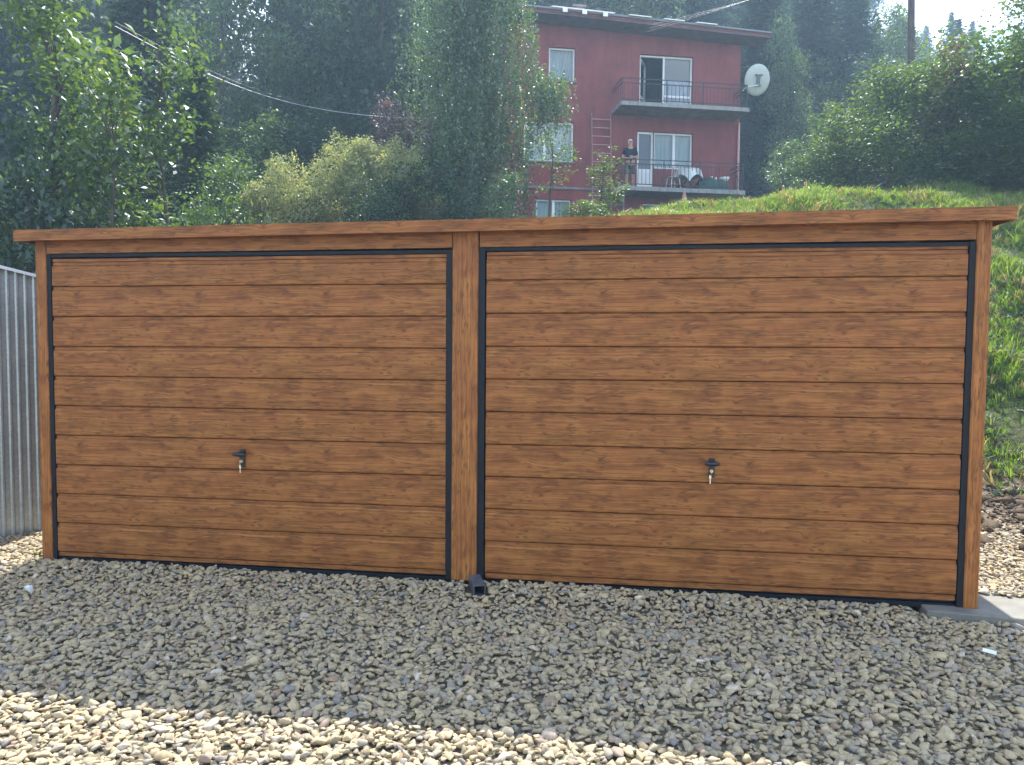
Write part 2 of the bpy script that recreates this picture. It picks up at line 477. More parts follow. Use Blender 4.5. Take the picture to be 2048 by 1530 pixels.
# posts
def post(x0, x1, z0=.0, y0=-.014, lean=0.0):
    w = .006
    b = MB()
    prof = [(x0, y0 + w), (x0 + w, y0), (x1 - w, y0), (x1, y0 + w), (x1, .08), (x0, .08)]
    zt = lambda x: FZ(x) - .002
    vs = [(x, y, z0) for x, y in prof] + [(x + lean, y, zt(x)) for x, y in prof]
    n = 6
    b.add(vs, [(i, (i + 1) % n, n + (i + 1) % n, n + i) for i in range(n)] + [tuple(reversed(range(n))), tuple(range(n, 2 * n))])
    # raised fold lines
    return b.build('post', M['wood_v'], garage)
post(-.008, .070, .0); post(2.888, 3.052, .008, y0=-.018, lean=.003); post(5.924, 6.002, .0)
# walls behind
MB().box(.0, .035, .081, 5.0, -.02, 2.20).build('side_wall', M['wood_v'], garage)
MB().box(5.96, 5.995, .081, 5.0, -.02, 2.235).build('side_wall', M['wood_v'], garage)
MB().box(.036, 5.959, 4.96, 5.0, -.02, 2.215).build('back_wall', M['wood_top'], garage)

def door(x0, x1, zb, pitch, ztop, fx0, fx1, fzt, fl, fr, hx, hz, tilt):
    # tilt: the whole door hangs slightly askew, z rises by tilt per metre
    T = lambda x, z: z + tilt * (x - x0)
    fr_ = MB()
    y0, y1 = -.002, .045
    fr_.hexa([(fx0, y0, .0), (fx0 + fl, y0, .0), (fx0 + fl, y1, .0), (fx0, y1, .0), (fx0, y0, fzt), (fx0 + fl, y0, fzt), (fx0 + fl, y1, fzt), (fx0, y1, fzt)])
    fr_.hexa([(fx1 - fr, y0, .0), (fx1, y0, .0), (fx1, y1, .0), (fx1 - fr, y1, .0), (fx1 - fr, y0, fzt), (fx1, y0, fzt), (fx1, y1, fzt), (fx1 - fr, y1, fzt)])
    fr_.box(fx0 + fl, fx1 - fr, .003, y1, fzt - .022, fzt - .001)
    fr_.box(fx0 + fl, fx1 - fr, .020, y1, -.02, .012)
    fr_.build('door_frame', M['steel_dark'], garage, 0)
    dr = MB().box(x0 + .004, x1 - .004, .034, .044, .016, ztop).build('door', M['steel_dark'], garage)
    edges = [(.018, zb)] + [(zb + pitch * k, min(zb + pitch * (k + 1), ztop - .024)) for k in range(10)] + [(ztop - .024, ztop)]
    for i, (a, b) in enumerate(edges):
        short = (b - a) < .06
        if short:
            prof = [(.022, a + .001), (.012, a + .003), (.012, b - .001), (.022, b - .0005)]
        else:
            prof = [(.024, a + .0005), (.016, a + .0015), (.0035, a + .006), (.0015, a + .012), (.0015, b - .033), (.0035, b - .028), (.0125, b - .021), (.0125, b - .001), (.024, b - .0005)]
        prof = prof + [(.030, b - .0005), (.030, a + .0005)]
        n = len(prof)
        vs = [(x0, y, T(x0, z)) for y, z in prof] + [(x1, y, T(x1, z)) for y, z in prof]
        fs = [(k, (k + 1) % n, n + (k + 1) % n, n + k) for k in range(n)] + [tuple(reversed(range(n))), tuple(range(n, 2 * n))]
        MB().add(vs, fs).build('plank', M['wood'], dr)
    # handle: plate, T grip, lock, key
    h = MB()
    h.box(hx - .017, hx + .017, -.010, .002, hz - .060, hz + .055)
    h.tube([(hx, -.008, hz + .028), (hx, -.046, hz + .028)], [.014, .012], 12)
    h.tube([(hx - .046, -.050, hz + .027), (hx - .036, -.051, hz + .027), (hx - .015, -.053, hz + .028), (hx + .015, -.053, hz + .028), (hx + .032, -.051, hz + .027), (hx + .042, -.050, hz + .027)],
           [.006, .011, .014, .014, .011, .006], 12)
    h.build('handle', M['plastic_black'], dr, 0)
    MB().tube([(hx - .002, -.010, hz - .022), (hx - .002, -.020, hz - .022)], .0105, 14).build('lock', M['nickel'], dr)
    k = MB()
    k.box(hx - .004, hx - .0015, -.036, -.020, hz - .032, hz - .012)
    k.tube([(hx - .003, -.030, hz - .030), (hx - .006, -.027, hz - .040), (hx - .007, -.022, hz - .048)], .0022, 6)
    k.box(hx - .016, hx - .003, -.021, -.0185, hz - .066, hz - .046)
    k.box(hx - .012, hx - .006, -.0212, -.0183, hz - .098, hz - .064)
    k.build('key', M['key'], dr)
door(.104, 2.846, .050, .2025, 2.062, .0705, 2.8875, 2.094, .028, .038, 1.475, .745, .0030)
door(3.104, 5.886, .055, .2052, 2.078, 3.0530, 5.9238, 2.106, .042, .033, 4.49, .775, .0040)

# ------------------------------------------------------------------ gravel
def stone_mesh(i):
    r = np.random.default_rng(100 + i)
    bm = bmesh.new()
    pts = r.standard_normal((15, 3)); pts /= np.linalg.norm(pts, axis=1)[:, None]
    pts *= r.uniform(.82, 1.12, (15, 1))
    pts *= np.array([1.0, r.uniform(.66, .95), r.uniform(.44, .68)])
    for p in pts: bm.verts.new(p)
    bmesh.ops.convex_hull(bm, input=list(bm.verts))
    for v in [v for v in bm.verts if not v.link_faces]: bm.verts.remove(v)
    bmesh.ops.bevel(bm, geom=list(bm.edges), offset=.15, segments=1, affect='EDGES', clamp_overlap=True)
    bmesh.ops.recalc_face_normals(bm, faces=bm.faces)
    me = bpy.data.meshes.new('stone'); bm.to_mesh(me); bm.free()
    me.polygons.foreach_set('use_smooth', np.ones(len(me.polygons), bool))
    me.materials.append(M['stone'])
    return me

def scatter(name, pts, rot, scale, tone, pick, sources, label=None, cat=None, kind='stuff'):
    me = bpy.data.meshes.new(name)
    n = len(pts)
    me.vertices.add(n); me.vertices.foreach_set('co', pts.astype(np.float32).reshape(-1))
    a = me.attributes.new('rot', 'FLOAT_VECTOR', 'POINT'); a.data.foreach_set('vector', rot.astype(np.float32).reshape(-1))
    a = me.attributes.new('scl', 'FLOAT_VECTOR', 'POINT'); a.data.foreach_set('vector', scale.astype(np.float32).reshape(-1))
    a = me.attributes.new('tone', 'FLOAT', 'POINT'); a.data.foreach_set('value', tone.astype(np.float32))
    a = me.attributes.new('pick', 'INT', 'POINT'); a.data.foreach_set('value', pick.astype(np.int32))
    ob = mesh_obj(name, me)
    ng = bpy.data.node_groups.new(name + '_scatter', 'GeometryNodeTree')
    ng.interface.new_socket('Geometry', in_out='INPUT', socket_type='NodeSocketGeometry')
    ng.interface.new_socket('Geometry', in_out='OUTPUT', socket_type='NodeSocketGeometry')
    gi = ng.nodes.new('NodeGroupInput'); go = ng.nodes.new('NodeGroupOutput')
    jn = ng.nodes.new('GeometryNodeJoinGeometry')
    for k, sme in enumerate(sources):
        so = bpy.data.objects.new(name + '_piece', sme)
        oi = ng.nodes.new('GeometryNodeObjectInfo'); oi.inputs['Object'].default_value = so
        oi.inputs['As Instance'].default_value = True
        ng.links.new(oi.outputs['Geometry'], jn.inputs[0])
    ip = ng.nodes.new('GeometryNodeInstanceOnPoints')
    ip.inputs['Pick Instance'].default_value = True
    def attr(nm, typ):
        nd = ng.nodes.new('GeometryNodeInputNamedAttribute'); nd.data_type = typ
        nd.inputs['Name'].default_value = nm
        return nd.outputs['Attribute']
    ng.links.new(gi.outputs[0], ip.inputs['Points'])
    ng.links.new(jn.outputs[0], ip.inputs['Instance'])
    ng.links.new(attr('pick', 'INT'), ip.inputs['Instance Index'])
    ng.links.new(attr('rot', 'FLOAT_VECTOR'), ip.inputs['Rotation'])
    ng.links.new(attr('scl', 'FLOAT_VECTOR'), ip.inputs['Scale'])
    ng.links.new(ip.outputs[0], go.inputs[0])
    md = ob.modifiers.new('scatter', 'NODES'); md.node_group = ng
    tag(ob, label, cat, kind=kind)
    return ob

def jitter_grid(x0, x1, y0, y1, step, rg):
    a, b = np.meshgrid(np.arange(x0, x1, step), np.arange(y0, y1, step))
    p = np.stack([a.ravel(), b.ravel()], -1)
    return p + rg.uniform(-.48, .48, p.shape) * step

SLAB = [(5.70, -.085), (6.18, -.150), (7.6, -.235), (7.6, .62), (6.05, .50), (5.72, .30)]
def in_poly(p, poly):
    c = np.zeros(len(p), bool); n = len(poly)
    for i in range(n):
        (x1, y1), (x2, y2) = poly[i], poly[(i + 1) % n]
        k = ((y1 > p[:, 1]) != (y2 > p[:, 1])) & (p[:, 0] < (x2 - x1) * (p[:, 1] - y1) / (y2 - y1 + 1e-12) + x1)
        c ^= k
    return c
g1 = jitter_grid(-3.6, 10.5, -4.6, 4.1, .0275, rng)
inside = (g1[:, 0] > .02) & (g1[:, 0] < 5.98) & (g1[:, 1] > .02) & (g1[:, 1] < 5.02)
keep = ~inside & ~in_poly(g1, [(5.70, -.085), (6.18, -.150), (7.6, -.235), (7.6, .10), (6.25, .24), (6.02, .34), (5.72, .3)])
fade = (g1[:, 0] < 6) | (rng.random(len(g1)) < np.clip(1 - (g1[:, 1] - 1.1 - .5 * np.sin(g1[:, 0] * 2.1)) / 2.4, 0.03, 1) ** 1.5)
tube_in = (np.abs(g1[:, 0] - 3.035 - .33 * -(g1[:, 1])) < .062) & (g1[:, 1] < .02) & (g1[:, 1] > -.235)
shed_in = (g1[:, 0] < -.3) & (g1[:, 1] > .95 + .62 * (g1[:, 0] + .72))
g1 = g1[keep & fade & ~shed_in & ~tube_in]
n = len(g1)
sz = .0192 * np.exp(rng.normal(0, .28, n))
sz = np.minimum(sz, .042)
zz = hill(g1[:, 0], g1[:, 1]) + rng.uniform(-.004, .020, n)
onslab = in_poly(g1, SLAB)
zz = zz + np.where((g1[:, 1] > -.30) & (g1[:, 1] < .02) & (g1[:, 0] < 5.6), .024 * np.clip((g1[:, 1] + .30) / .2, 0, 1) + .008 * (g1[:, 0] > 3), 0)
zz = np.where(onslab, .010, zz)
zz = np.where((g1[:, 1] > -.02) & (g1[:, 0] < 6.1) & (g1[:, 0] > -.05), zz - .012, zz)
rot = np.stack([rng.normal(0, .30, n), rng.normal(0, .30, n), rng.uniform(0, 2 * PI, n)], -1)
scl = np.stack([sz * rng.uniform(.95, 1.28, n), sz * rng.uniform(.85, 1.2, n), sz * rng.uniform(.8, 1.25, n)], -1)
scatter('gravel', np.column_stack([g1, zz]), rot, scl, rng.random(n), rng.integers(0, 12, n), [stone_mesh(i) for i in range(12)])
# lumps of soil and rubble at the foot of the bank
g2 = jitter_grid(6.0, 11, 1.2, 5.0, .05, rng)
g2 = g2[rng.random(len(g2)) < .75 * np.exp(-((g2[:, 1] - 3.5) / 1.3) ** 2)]
n = len(g2)
sz = .024 * np.exp(rng.normal(0, .55, n))
rubble_src = []
for i in range(5):
    me = stone_mesh(40 + i).copy(); me.materials.clear(); rubble_src.append(me)
M['clod'] = simple('soil_clod', (.11, .080, .055), 0.95, 0, 0.1, 0.35, 9, 0.01)
for me in rubble_src: me.materials.append(M['clod'])
scatter('soil_clods', np.column_stack([g2, hill(g2[:, 0], g2[:, 1]) + .008]), np.column_stack([rng.normal(0, .5, n), rng.normal(0, .5, n), rng.uniform(0, 6.3, n)]),
        np.repeat(sz[:, None], 3, 1), rng.random(n), rng.integers(0, 5, n), rubble_src)

# concrete slab under the right post
b = MB()
top = [(x, y, -.001) for x, y in SLAB]; bot = [(x, y, -.14) for x, y in SLAB]
k = len(SLAB)
b.add(bot + top, [tuple(reversed(range(k))), tuple(range(k, 2 * k))] + [(i, (i + 1) % k, k + (i + 1) % k, k + i) for i in range(k)])
tag(b.build('concrete_slab', M['concrete'], None, .006), 'thin grey concrete slab under the right corner post of the garage', 'slab')

# steel tube lying at the foot of the middle post
tb = MB()
ux, uy = Vector((.33, -.94, 0)), Vector((.94, .33, 0))
c0 = Vector((3.035, .0, .012))
def tpt(a, b_, c): p = c0 + ux * a + uy * b_ + Vector((0, 0, c)); return (p.x, p.y, p.z)
w, hh, L, th = .036, .034, .235, .004
for (b0, b1, z0, z1) in ((-w, w, hh - th, hh), (-w, w, -hh, -hh + th), (-w, -w + th, -hh + th, hh - th), (w - th, w, -hh + th, hh - th)):
    tb.hexa([tpt(0, b0, z0), tpt(L, b0, z0), tpt(L, b1, z0), tpt(0, b1, z0), tpt(0, b0, z1), tpt(L, b0, z1), tpt(L, b1, z1), tpt(0, b1, z1)])
tag(tb.build('steel_tube', M['steel_tube']), 'short dark grey square steel tube lying at the foot of the middle post', 'tube')

M['white_stone'] = simple('white_stone', (.62, .64, .64), 0.7, 0, 0.3, 0.1, 40)
ws = mesh_obj('white_stone', stone_mesh(77).copy()); ws.data.materials.clear(); ws.data.materials.append(M['white_stone'])
ws.location = (.43, -.65, .008); ws.scale = (.036, .036, .055); ws.rotation_euler = (.3, .2, 1)
tag(ws, 'single bright white stone lying on the shaded gravel near the left post', 'stone')
sc_ = MB().hexa([(-.04, -.012, 0), (.04, -.012, .002), (.04, .012, .006), (-.04, .012, .004), (-.04, -.012, .002), (.04, -.012, .004), (.04, .012, .008), (-.04, .012, .006)]).build('paper_scrap', M['white_trim'])
p = at(1985, 1290, 4.0); sc_.location = (5.80, -.62, -.022); sc_.rotation_euler = (.5, .1, -.45); sc_.scale = (.75, .8, 1)
tag(sc_, 'small white scrap of paper on the gravel in front of the concrete slab', 'scrap')

# ------------------------------------------------------------------ corrugated shed at the left
shed = empty('metal_shed', (-.68, .80, 0))
tag(shed, 'grey galvanised corrugated metal shed wall with white roof edge, left of the garage', 'shed')
def corr(name, A, B, zt0, zt1, z0, pitch=.064, mat=None):
    A = Vector(A); B = Vector(B); L = (B - A).length; d = (B - A) / L; nrm = Vector((d.y, -d.x, 0))
    if nrm.y > 0 and abs(d.x) > .3: nrm = -nrm
    pr = []
    s_ = 0.0
    while s_ < L:
        for a, h in ((0, 0), (.010, .010), (.022, .010), (.032, 0)):
            if s_ + a < L: pr.append((s_ + a, h))
        s_ += pitch
    pr.append((L, 0))
    vs = []
    for s1, h in pr:
        p = A + d * s1 + nrm * h
        zt = zt0 + (zt1 - zt0) * s1 / L
        vs += [(p.x, p.y, z0), (p.x, p.y, zt)]
    q2 = [(p0 - nrm.x * .012, p1 - nrm.y * .012, p2) for p0, p1, p2 in vs]
    nn = len(vs)
    fs = [(i, i + 2, i + 3, i + 1) for i in range(0, nn - 2, 2)]
    fs2 = [(nn + i, nn + i + 1, nn + i + 3, nn + i + 2) for i in range(0, nn - 2, 2)]
    return MB().add(vs + q2, fs + fs2 + [(0, 1, nn + 1, nn), (nn - 2, nn - 1, 2 * nn - 1, 2 * nn - 2)]).build(name, mat, shed)
A0 = (-2.4, -1.12); A1 = (-.60 + .68 - .08, .85 - .80)
dx, dy = -.135 / .30, -.27 / .30
fd = Vector((.52, 0.86, 0)); fd = Vector((.14, .27, 0)).normalized()
B0 = Vector((0.02, 0.07, 0)); A0 = B0 - fd * 2.6
zr = lambda t: 1.995 + .20 * t
corr('wall', A0, B0, zr(2.6), zr(0), -.06, mat=M['galv'])
back = Vector((-fd.y, fd.x, 0))
corr('wall', B0 + fd * .014, B0 + fd * .014 + back * 4.5, zr(0), zr(0), -.06, mat=M['galv'])
corr('wall', A0 - fd * .014, A0 - fd * .014 + back * 4.5, zr(2.6), zr(2.6), -.06, mat=M['galv'])
corr('wall', A0 + back * 4.5, B0 + back * 4.5, zr(2.6), zr(0), -.06, mat=M['galv'])
e0, e1 = A0 - fd * .05, B0 + fd * .03
o_ = -back * .035
def P3(v, z): return (v.x, v.y, z)
MB().hexa([P3(e0 + o_, zr(2.65) + .004), P3(e1 + o_, zr(-.03) + .004), P3(e1 + back * 4.55, zr(-.03) + .004), P3(e0 + back * 4.55, zr(2.65) + .004),
           P3(e0 + o_, zr(2.65) + .016), P3(e1 + o_, zr(-.03) + .016), P3(e1 + back * 4.55, zr(-.03) + .016), P3(e0 + back * 4.55, zr(2.65) + .016)]).build('roof', M['galv'], shed)
o2 = -back * .040
MB().hexa([P3(e0 + o2, zr(2.65) - .004), P3(e1 + o2, zr(-.03) - .004), P3(e1 + o_, zr(-.03) - .004), P3(e0 + o_, zr(2.65) - .004),
           P3(e0 + o2, zr(2.65) + .020), P3(e1 + o2, zr(-.03) + .020), P3(e1 + o_, zr(-.03) + .020), P3(e0 + o_, zr(2.65) + .020)]).build('roof_edge', M['white_trim'], shed)

# ------------------------------------------------------------------ house on the hill
PHI = math.radians(17.0)
HX, HY = 7.8175, 23.4652
house = empty('house', (HX, HY, 0), PHI)
tag(house, 'red rendered three-storey house on the hillside with two balconies', 'house')
def hw(x, y, z=0):
    c, s_ = math.cos(PHI), math.sin(PHI)
    return (HX + x * c - y * s_, HY + x * s_ + y * c, z)

def render_mat():
    s = NT('red_render')
    g = s.n('NewGeometry')
    n1 = s.noise(g.outputs['Position'], 1.3, 6, 0.65); n2 = s.noise(g.outputs['Position'], 30, 3, 0.6)
    mp = s.n('Mapping'); mp.inputs['Scale'].default_value = (1.6, 1.6, .22)
    s.t.links.new(g.outputs['Position'], mp.inputs[0])
    n3 = s.noise(mp.outputs[0], 2.0, 4, 0.6)
    t = s.math('ADD', s.math('MULTIPLY', n1, 0.45), s.math('ADD', s.math('MULTIPLY', n2, 0.2), s.math('MULTIPLY', n3, 0.35)))
    s.bsdf(s.ramp(t, [(0.30, (.15, .038, .040)), (0.55, (.25, .066, .064)), (0.75, (.31, .095, .09))]), 0.9, 0, 0.2, bump=n2, bump_d=0.01)
    return s.m
M['render'] = render_mat()
M['upvc'] = simple('white_upvc', (.74, .76, .76), 0.35, 0, 0.5, 0.03, 4)
M['pale_stone'] = simple('pale_edge_tile', (.27, .27, .26), 0.7, 0, 0.3, 0.15, 5)
M['slab'] = simple('balcony_concrete', (.20, .18, .17), 0.85, 0, 0.3, 0.2, 3)
M['iron'] = simple('painted_iron', (.020, .022, .024), 0.5, 0, 0.5, 0.2, 12)
M['room'] = simple('dark_room', (.05, .05, .05), 0.9, 0, 0.2, 0.2, 2)
M['tile_red'] = simple('red_roof', (.20, .040, .035), 0.6, 0, 0.4, 0.2, 5)
M['white_metal'] = simple('white_metal', (.80, .80, .78), 0.25, 0.1, 0.6, 0.04, 5)
M['soffit'] = simple('soffit', (.13, .10, .10), 0.8, 0, 0.3, 0.15, 4)
M['alu'] = simple('aluminium', (.60, .60, .60), 0.35, 0.8, 0.5, 0.08, 10)
def glass_mat():
    s = NT('window_glass')
    tr = s.n('BsdfTransparent'); tr.inputs[0].default_value = (.82, .87, .87, 1)
    gl = s.n('BsdfGlossy'); gl.inputs['Roughness'].default_value = 0.02
    mx = s.n('MixShader')
    lw = s.n('LayerWeight'); lw.inputs['Blend'].default_value = 0.35
    s.set(mx.inputs[0], s.math('MULTIPLY_ADD', lw.outputs['Fresnel'], 0.5, 0.02))
    s.t.links.new(tr.outputs[0], mx.inputs[1]); s.t.links.new(gl.outputs[0], mx.inputs[2])
    s.t.links.new(mx.outputs[0], s.out.inputs[0])
    return s.m
M['glass'] = glass_mat()
def cloth(name, c0, c1, sc=(30, 1, 1)):
    s = NT(name)
    tc = s.n('TexCoord')
    mp = s.n('Mapping'); mp.inputs['Scale'].default_value = sc
    s.t.links.new(tc.outputs['Object'], mp.inputs[0])
    s.bsdf(s.ramp(s.noise(mp.outputs[0], 1, 3), [(0.3, c0), (0.7, c1)]), 0.9, 0, 0.1)
    return s.m
M['curtain'] = cloth('white_curtain', (.50, .53, .54), (.74, .76, .76), (14, 1, .4))
M['curtain_blue'] = cloth('lilac_curtain', (.34, .34, .55), (.62, .64, .78), (10, 1, 4))
M['blind'] = cloth('grey_blind', (.16, .15, .18), (.22, .20, .22))

X0, Z0, Z1 = -9.3, 4.3, 12.25
holes = [(-6.84, -5.93, 10.40, 11.52), (-3.66, -1.74, 9.56, 11.48), (-3.71, -3.115, 6.90, 8.87), (-3.115, -1.70, 7.62, 8.87), (-7.67, -5.95, 7.70, 9.04), (-7.24, -6.02, 5.55, 6.44), (-3.49, -2.31, 5.75, 6.42)]
wb = MB()
bx = sorted({X0, 0.0} | {h[0] for h in holes} | {h[1] for h in holes})
bz = sorted({Z0, Z1} | {h[2] for h in holes} | {h[3] for h in holes})
for i in range(len(bx) - 1):
    for j in range(len(bz) - 1):
        cx_, cz_ = (bx[i] + bx[i + 1]) / 2, (bz[j] + bz[j + 1]) / 2
        if any(h[0] < cx_ < h[1] and h[2] < cz_ < h[3] for h in holes): continue
        wb.add([(bx[i], 0, bz[j]), (bx[i + 1], 0, bz[j]), (bx[i + 1], 0, bz[j + 1]), (bx[i], 0, bz[j + 1])], [(0, 1, 2, 3)])
T_ = .28
for a, b_, c, d in holes:
    wb.add([(a, 0, c), (a, T_, c), (a, T_, d), (a, 0, d)], [(0, 1, 2, 3)])
    wb.add([(b_, 0, c), (b_, T_, c), (b_, T_, d), (b_, 0, d)], [(3, 2, 1, 0)])
    wb.add([(a, 0, c), (b_, 0, c), (b_, T_, c), (a, T_, c)], [(0, 1, 2, 3)])
    wb.add([(a, 0, d), (b_, 0, d), (b_, T_, d), (a, T_, d)], [(3, 2, 1, 0)])
wme = bpy.data.meshes.new('wall'); wme.from_pydata(wb.v, [], wb.f); wme.materials.append(M['render'])
mesh_obj('wall', wme, house)
MB().box(-.28, 0, .001, 9, Z0, Z1).build('wall', M['render'], house)
MB().box(X0, X0 + .28, .001, 9, Z0, Z1).build('wall', M['render'], house)
MB().box(X0 + .281, -.281, 8.7, 9, Z0, Z1).build('wall', M['render'], house)
MB().box(X0 + .3, -.3, .30, 8.6, Z1 - .12, Z1 - .02).box(X0 + .3, -.3, .30, 8.6, 9.30, 9.5).box(X0 + .3, -.3, .30, 8.6, 6.6, 6.85).box(X0 + .3, -.3, 4.2, 4.4, 4.5, Z1 - .13).build('inner_floors', M['room'], house)
MB().box(X0 - .02, -4.75, -.05, -.001, 6.78, 6.86).build('ledge', M['slab'], house)
MB().tube([(-.05, -.07, 6.8), (-.05, -.07, 9.30)], .045, 8).build('lit_wall_edge', simple('lit_edge_pink', (.55, .28, .26), 0.5), house)  # pink rod added to imitate sunlight on the right wall edge

def window(x0, x1, z0, z1, mull=(), curtain=None, y=.10, fw=.06, trans=()):
    f = MB()
    f.box(x0 + .005, x0 + fw, y, y + .07, z0 + .005, z1 - .005).box(x1 - fw, x1 - .005, y, y + .07, z0 + .005, z1 - .005)
    f.box(x0 + fw, x1 - fw, y, y + .07, z0 + .005, z0 + fw).box(x0 + fw, x1 - fw, y, y + .07, z1 - fw, z1 - .005)
    for mx_ in mull: f.box(mx_ - .045, mx_ + .045, y - .004, y + .066, z0 + fw, z1 - fw)
    w_ = f.build('window', M['upvc'], house)
    xs_ = [x0 + fw] + [v for mx_ in mull for v in (mx_ - .045, mx_ + .045)] + [x1 - fw]
    for k in range(0, len(xs_), 2):
        MB().box(xs_[k], xs_[k + 1], y + .03, y + .04, z0 + fw, z1 - fw).build('pane', M['glass'], w_)
    if z0 > 6 and z0 < 11 and x1 < -5: MB().box(x0 - .05, x1 + .05, -.07, y, z0 - .045, z0 + .003).build('sill', M['slab'], w_)
    if curtain:
        wv = MB(); n_ = 60
        for k in range(n_):
            xa, xb = x0 + (x1 - x0) * k / n_, x0 + (x1 - x0) * (k + 1) / n_
            ya, yb = y + .16 + .02 * math.sin(k * 1.1), y + .16 + .02 * math.sin((k + 1) * 1.1)
            wv.add([(xa, ya, z0 + .02), (xb, yb, z0 + .02), (xb, yb, z1 - .02), (xa, ya, z1 - .02)], [(0, 1, 2, 3)], True)
        wv.build('curtain', M[curtain], w_)
    return w_
window(-6.84, -5.93, 10.40, 11.52, (), 'curtain')
window(-7.67, -5.95, 7.70, 9.04, (-6.95,), 'curtain')
window(-7.24, -6.02, 5.55, 6.44, (-6.62,), 'curtain')
window(-3.49, -2.31, 5.75, 6.42, (-2.9,), 'curtain')
window(-3.115, -1.70, 7.62, 8.87, (-2.36,), 'curtain')
# upper balcony door: right leaf shut with a lilac curtain, left leaf swung inwards
w2 = window(-2.80, -1.74, 9.56, 11.48, (), None)
MB().box(-3.655, -3.60, .10, .17, 9.565, 11.475).box(-3.60, -2.80, .10, .17, 11.42, 11.475).build('door_frame', M['upvc'], house)
MB().box(-2.80 + .05, -1.79, .24, .25, 10.75, 11.42).build('blind', M['blind'], w2)
MB().box(-2.80 + .05, -1.79, .26, .27, 9.62, 10.75).build('curtain', M['curtain_blue'], w2)
MB().box(-2.74, -1.80, .122, .165, 10.10, 10.17).build('crossbar', M['upvc'], w2)
dl = MB()
ax, ay = -3.60, .14
dv = Vector((math.cos(1.03), math.sin(1.03), 0)); nv_ = Vector((-dv.y, dv.x, 0))
def dp(a, t, z): p = Vector((ax, ay, 0)) + dv * a + nv_ * t; return (p.x, p.y, z)
def dbox(b, a0, a1, t0, t1, z0, z1):
    b.hexa([dp(a0, t0, z0), dp(a1, t0, z0), dp(a1, t1, z0), dp(a0, t1, z0), dp(a0, t0, z1), dp(a1, t0, z1), dp(a1, t1, z1), dp(a0, t1, z1)])
dbox(dl, 0, .08, 0, .06, 9.58, 11.40); dbox(dl, .74, .82, 0, .06, 9.58, 11.40); dbox(dl, .08, .74, 0, .06, 11.32, 11.40); dbox(dl, .08, .74, 0, .06, 9.58, 9.66); dbox(dl, .08, .74, 0, .06, 10.08, 10.16)
dlo = dl.build('balcony_door', M['upvc'], house)
tag(dlo, 'white glazed door leaf swung open into the room')
g_ = MB(); dbox(g_, .08, .74, .025, .035, 9.66, 10.08); dbox(g_, .08, .74, .025, .035, 10.16, 11.32); g_.build('pane', M['glass'], dlo)
# lower balcony door with panelled foot
d3 = MB()
d3.box(-3.705, -3.63, .08, .15, 6.90, 8.865).box(-3.19, -3.12, .08, .15, 6.90, 8.865).box(-3.63, -3.19, .08, .15, 8.79, 8.865).box(-3.63, -3.19, .085, .14, 6.905, 7.60)
for k in range(5): d3.box(-3.60 + k * .085, -3.585 + k * .085, .075, .086, 6.98, 7.54)
d3o = d3.build('balcony_door', M['upvc'], house)
MB().box(-3.63, -3.19, .11, .12, 7.60, 8.79).build('pane', M['glass'], d3o)
MB().box(-3.66, -3.16, .22, .24, 7.0, 8.85).build('curtain', M['blind'], d3o)

# balconies
def balcony(x0, x1, zb, zt, yf=-1.1):
    sl = MB().box(x0 + .02, x1 - .02, yf + .02, -.001, zb, zt - .004).build('balcony_slab', M['slab'], house)
    n_ = 16; w_ = (x1 - x0) / n_
    tm = MB().box(0, w_ - .012, 0, .045, 0, zt - zb + .012).mesh('edge_tile', M['pale_stone'])
    for k in range(n_):
        t_ = mesh_obj('edge_tile', tm, sl); t_.location = (x0 + k * w_, yf - .027, zb + random.uniform(-.003, .003))
    n2 = 4; wy = 1.08 / n2
    tm2 = MB().box(0, .045, 0, wy - .012, 0, zt - zb + .012).mesh('edge_tile', M['pale_stone'])
    for xx in (x0 - .027, x1 - .016):
        for k in range(n2):
            t_ = mesh_obj('edge_tile', tm2, sl); t_.location = (xx, yf + .022 + k * wy, zb)
    return sl
balcony(-4.62, -.18, 9.375, 9.49)
balcony(-4.66, -.26, 6.61, 6.735)
def railing(x0, x1, zf, zt, yf=-1.04, sp=.135):
    r = MB()
    for z in (zt, zt - .145):
        r.box(x0, x1, yf - .015, yf + .015, z - .016, z + .010)
        r.box(x0, x0 + .028, yf + .016, -.01, z - .016, z + .010)
        r.box(x1 - .028, x1, yf + .016, -.01, z - .016, z + .010)
    r.box(x0, x1, yf - .012, yf + .012, zf + .09, zf + .115)
    for xx in (x0 + .01, x0 + (x1 - x0) * .35, x0 + (x1 - x0) * .64, x1 - .03):
        r.box(xx, xx + .026, yf - .017, yf + .009, zf + .004, zt - .017)
    ro = r.build('railing', M['iron'], house)
    bm_ = MB().box(-.0065, .0065, -.0065, .0065, 0, zt - .16 - zf - .115).mesh('bar', M['iron'])
    k = x0 + .10
    while k < x1 - .05:
        b = mesh_obj('bar', bm_, ro); b.location = (k, yf, zf + .115); k += sp
    for yy in (-.85, -.60, -.35):
        for xx in (x0 + .014, x1 - .014):
            b = mesh_obj('bar', bm_, ro); b.location = (xx, yy, zf + .06); 
    # scrolls near the ends
    for xc in (x1 - .30, x0 + .42):
        pts = [(xc + .13 * math.cos(a) * (1 - a / 9), yf, zf + .34 + .20 * math.sin(a) * (1 - a / 9)) for a in np.linspace(0, 5.5, 18)]
        MB().tube(pts, .008, 5).build('scroll', M['iron'], ro)
    return ro
railing(-4.60, -.22, 9.49, 10.27)
railing(-4.64, -.30, 6.735, 7.65)
MB().tube([(-4.47, -1.0, 5.3), (-4.47, -1.0, 6.60)], .035, 8).tube([(-4.47, -1.0, 6.15), (-4.95, -.3, 6.15)], .02, 6).build('support_post', M['steel_tube'], house)

